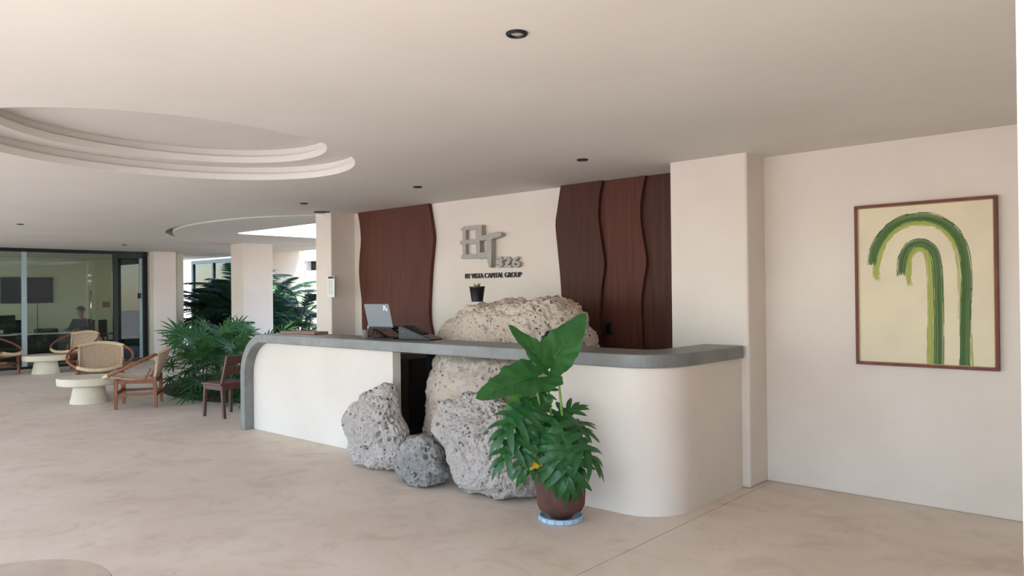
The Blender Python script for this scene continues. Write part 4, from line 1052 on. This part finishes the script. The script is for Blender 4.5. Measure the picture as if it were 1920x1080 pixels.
# seated person in the office, dark jacket and cap
pe = thing('person', 'person in dark jacket and cap seated at the office desk', 'person', (-20.75, 6.88, 0), face(0.55, -0.83))
def skin(name, verts, edges, radii, m, root=0, sub=2):
    me = bpy.data.meshes.new(name); me.from_pydata(verts, edges, [])
    bm = bmesh.new(); bm.from_mesh(me); bm.verts.layers.skin.verify(); bm.to_mesh(me); bm.free()
    o = link(name, me, m, pe, True)
    sv = me.skin_vertices[0].data
    for i, r_ in enumerate(radii): sv[i].radius = (r_, r_) if not isinstance(r_, tuple) else r_; sv[i].use_root = (i == root)
    o.modifiers.new('skin', 'SKIN').use_smooth_shade = True
    s_ = o.modifiers.new('sub', 'SUBSURF'); s_.levels = sub; s_.render_levels = sub
    return o
# local front = -Y ; seated on an office chair, seat at 0.46
bv = [(0, 0.02, 0.55), (0, 0.03, 0.75), (0, 0.03, 0.95), (0, 0.01, 1.06), (0, -0.01, 1.14), (0, -0.02, 1.24), (0, -0.02, 1.30)]
br = [0.13, 0.13, 0.15, 0.06, 0.055, 0.085, 0.06]
be = [(i, i+1) for i in range(6)]
def limb(s_, chain, rr, start):
    i0 = len(bv)
    for (x, y, z), r_ in zip(chain, rr): bv.append((x*s_, y, z)); br.append(r_)
    be.append((start, i0)); be.extend((i0+k, i0+k+1) for k in range(len(chain)-1)); return len(bv)-1
for s_ in (-1, 1):
    limb(s_, [(0.10, -0.02, 0.54), (0.13, -0.42, 0.53), (0.13, -0.44, 0.30), (0.13, -0.42, 0.09), (0.13, -0.54, 0.05)], [0.09, 0.065, 0.05, 0.038, 0.032], 0)
    w_ = limb(s_, [(0.19, 0.02, 0.99), (0.24, -0.06, 0.78), (0.15, -0.30, 0.79), (0.12, -0.37, 0.79)], [0.058, 0.045, 0.034, 0.03], 2)
    for k in range(4):
        fx = 0.095+0.017*k; i0 = len(bv)
        bv.extend([(s_*fx, -0.40, 0.79), (s_*fx, -0.43-0.006*(k in (1, 2)), 0.782), (s_*(fx-0.003), -0.455-0.006*(k in (1, 2)), 0.770)]); br.extend([0.009, 0.0085, 0.008])
        be.extend([(w_, i0), (i0, i0+1), (i0+1, i0+2)])
    i0 = len(bv); bv.extend([(s_*0.085, -0.38, 0.786), (s_*0.072, -0.405, 0.78)]); br.extend([0.010, 0.009]); be.extend([(w_, i0), (i0, i0+1)])
skin('body', bv, be, br, 'skin')
tag(pe.children[0], 'head and hands')
skin('jacket', [(0, 0.02, 0.54), (0, 0.03, 0.75), (0, 0.03, 0.95), (0, 0.015, 1.04), (-0.20, 0.02, 0.99), (-0.25, -0.06, 0.78), (-0.15, -0.30, 0.79), (0.20, 0.02, 0.99), (0.25, -0.06, 0.78), (0.15, -0.30, 0.79)],
     [(0, 1), (1, 2), (2, 3), (2, 4), (4, 5), (5, 6), (2, 7), (7, 8), (8, 9)], [(0.17, 0.14), (0.17, 0.15), (0.18, 0.15), 0.07, 0.08, 0.062, 0.05, 0.08, 0.062, 0.05], 'black_fabric')
skin('trousers', [(0, 0.02, 0.55), (-0.11, -0.03, 0.54), (-0.13, -0.42, 0.54), (-0.13, -0.44, 0.30), (-0.13, -0.42, 0.11), (0.11, -0.03, 0.54), (0.13, -0.42, 0.54), (0.13, -0.44, 0.30), (0.13, -0.42, 0.11)],
     [(0, 1), (1, 2), (2, 3), (3, 4), (0, 5), (5, 6), (6, 7), (7, 8)], [0.14, 0.10, 0.08, 0.062, 0.05, 0.10, 0.08, 0.062, 0.05], 'navy_fabric')
def ball(name, m, c, r, cut=None, sub=3):
    bm = bmesh.new(); bmesh.ops.create_icosphere(bm, subdivisions=sub, radius=1)
    if cut is not None: bmesh.ops.delete(bm, geom=[v for v in bm.verts if v.co.z < cut], context='VERTS')
    for v in bm.verts: v.co = Vector((v.co.x*r[0]+c[0], v.co.y*r[1]+c[1], v.co.z*r[2]+c[2]))
    me = bpy.data.meshes.new(name); bm.to_mesh(me); bm.free(); return link(name, me, m, pe, True)
ball('hair', 'hair', (0, 0.01, 1.25), (0.090, 0.100, 0.105), 0.0)
cp2 = ball('cap', 'navy_fabric', (0, -0.012, 1.285), (0.094, 0.108, 0.090), -0.05)
mb = MB(); mb.prism([(0.075*math.cos(a), -0.09-0.075*math.sin(a)) for a in [PI*k/10 for k in range(11)]], 1.282, 1.290, 'z'); mb.build('cap_brim', 'navy_fabric', cp2)
for sx in (-1, 1):
    ball('eye', 'hair', (sx*0.032, -0.093, 1.245), (0.010, 0.006, 0.006), None, 2); ball('ear', 'skin', (sx*0.088, -0.01, 1.235), (0.012, 0.02, 0.03), None, 2)
ball('nose', 'skin', (0, -0.108, 1.222), (0.013, 0.02, 0.02), None, 2); ball('mouth', 'terracotta', (0, -0.096, 1.188), (0.024, 0.006, 0.006), None, 2)
pch = thing('office_chair', 'dark office chair the seated person uses', 'chair', (-20.75, 6.88, 0), face(0.55, -0.83), 'office chairs'); office_chair(pch, 'black_fabric')

# ================================================================== COURTYARD BEYOND
cbd = thing('courtyard_building', 'sunlit white building with a shaded balcony across the courtyard', 'building', (0, 15.2, 0))
def cpart(name, m, *b): mb = MB(); mb.box(*b); return mb.build(name, m, cbd)
cpart('lower_wall', 'plaster_white', -46, -8, 0, 0.2, -0.16, 2.46)
cpart('balcony_floor', 'plaster_white', -46, -8, 0.2, 2.2, 2.1, 2.3)
cpart('fascia', 'plaster_white', -46, -8, 0, 0.3, 2.80, 4.6)
cpart('balcony_ceiling', 'plaster_white', -46, -8, 0.3, 2.2, 2.85, 3.0)
cpart('rear_wall', 'plaster_white', -46, -8, 2.2, 2.4, -0.16, 4.6)
for i in range(8): cpart('balcony_pillar', 'plaster_white', -44+i*5.0, -43.6+i*5.0, 0.02, 0.28, 2.46, 2.80)
gr = thing('garden_room', 'cream garden building with a tall dark framed window', 'building', (0, 12.6, 0))
def gpart(name, m, b, par=None): mb = MB(); mb.box(*b); return mb.build(name, m, par or gr)
gpart('wall', 'plaster', (-30, -26.85, 0, 0.2, -0.16, 3.15)); gpart('wall', 'plaster', (-26.85, -23.6, 0, 0.2, 2.86, 3.15)); gpart('wall', 'plaster', (-23.7, -23.3, 0, 0.2, -0.16, 3.15))
gpart('back_wall', 'plaster', (-30, -23.3, 2.2, 2.4, -0.16, 3.15)); gpart('roof', 'plaster', (-30.2, -23.1, -0.1, 2.5, 3.15, 3.3))
wf = gpart('window_frame', 'dark_frame', (-26.85, -26.72, -0.03, 0.08, 0, 2.86)); gpart('frame_rail', 'dark_frame', (-26.72, -23.7, -0.03, 0.08, 2.74, 2.86), wf); gpart('frame_rail', 'dark_frame', (-25.3, -25.2, -0.03, 0.08, 0, 2.74), wf)
gpart('pane', 'glass', (-26.72, -23.7, 0.02, 0.03, 0, 2.74), wf)
for i in range(12): gpart('curtain_fold', 'curtain', (-26.7+i*0.2, -26.56+i*0.2, 0.35, 0.42, 0, 2.8))
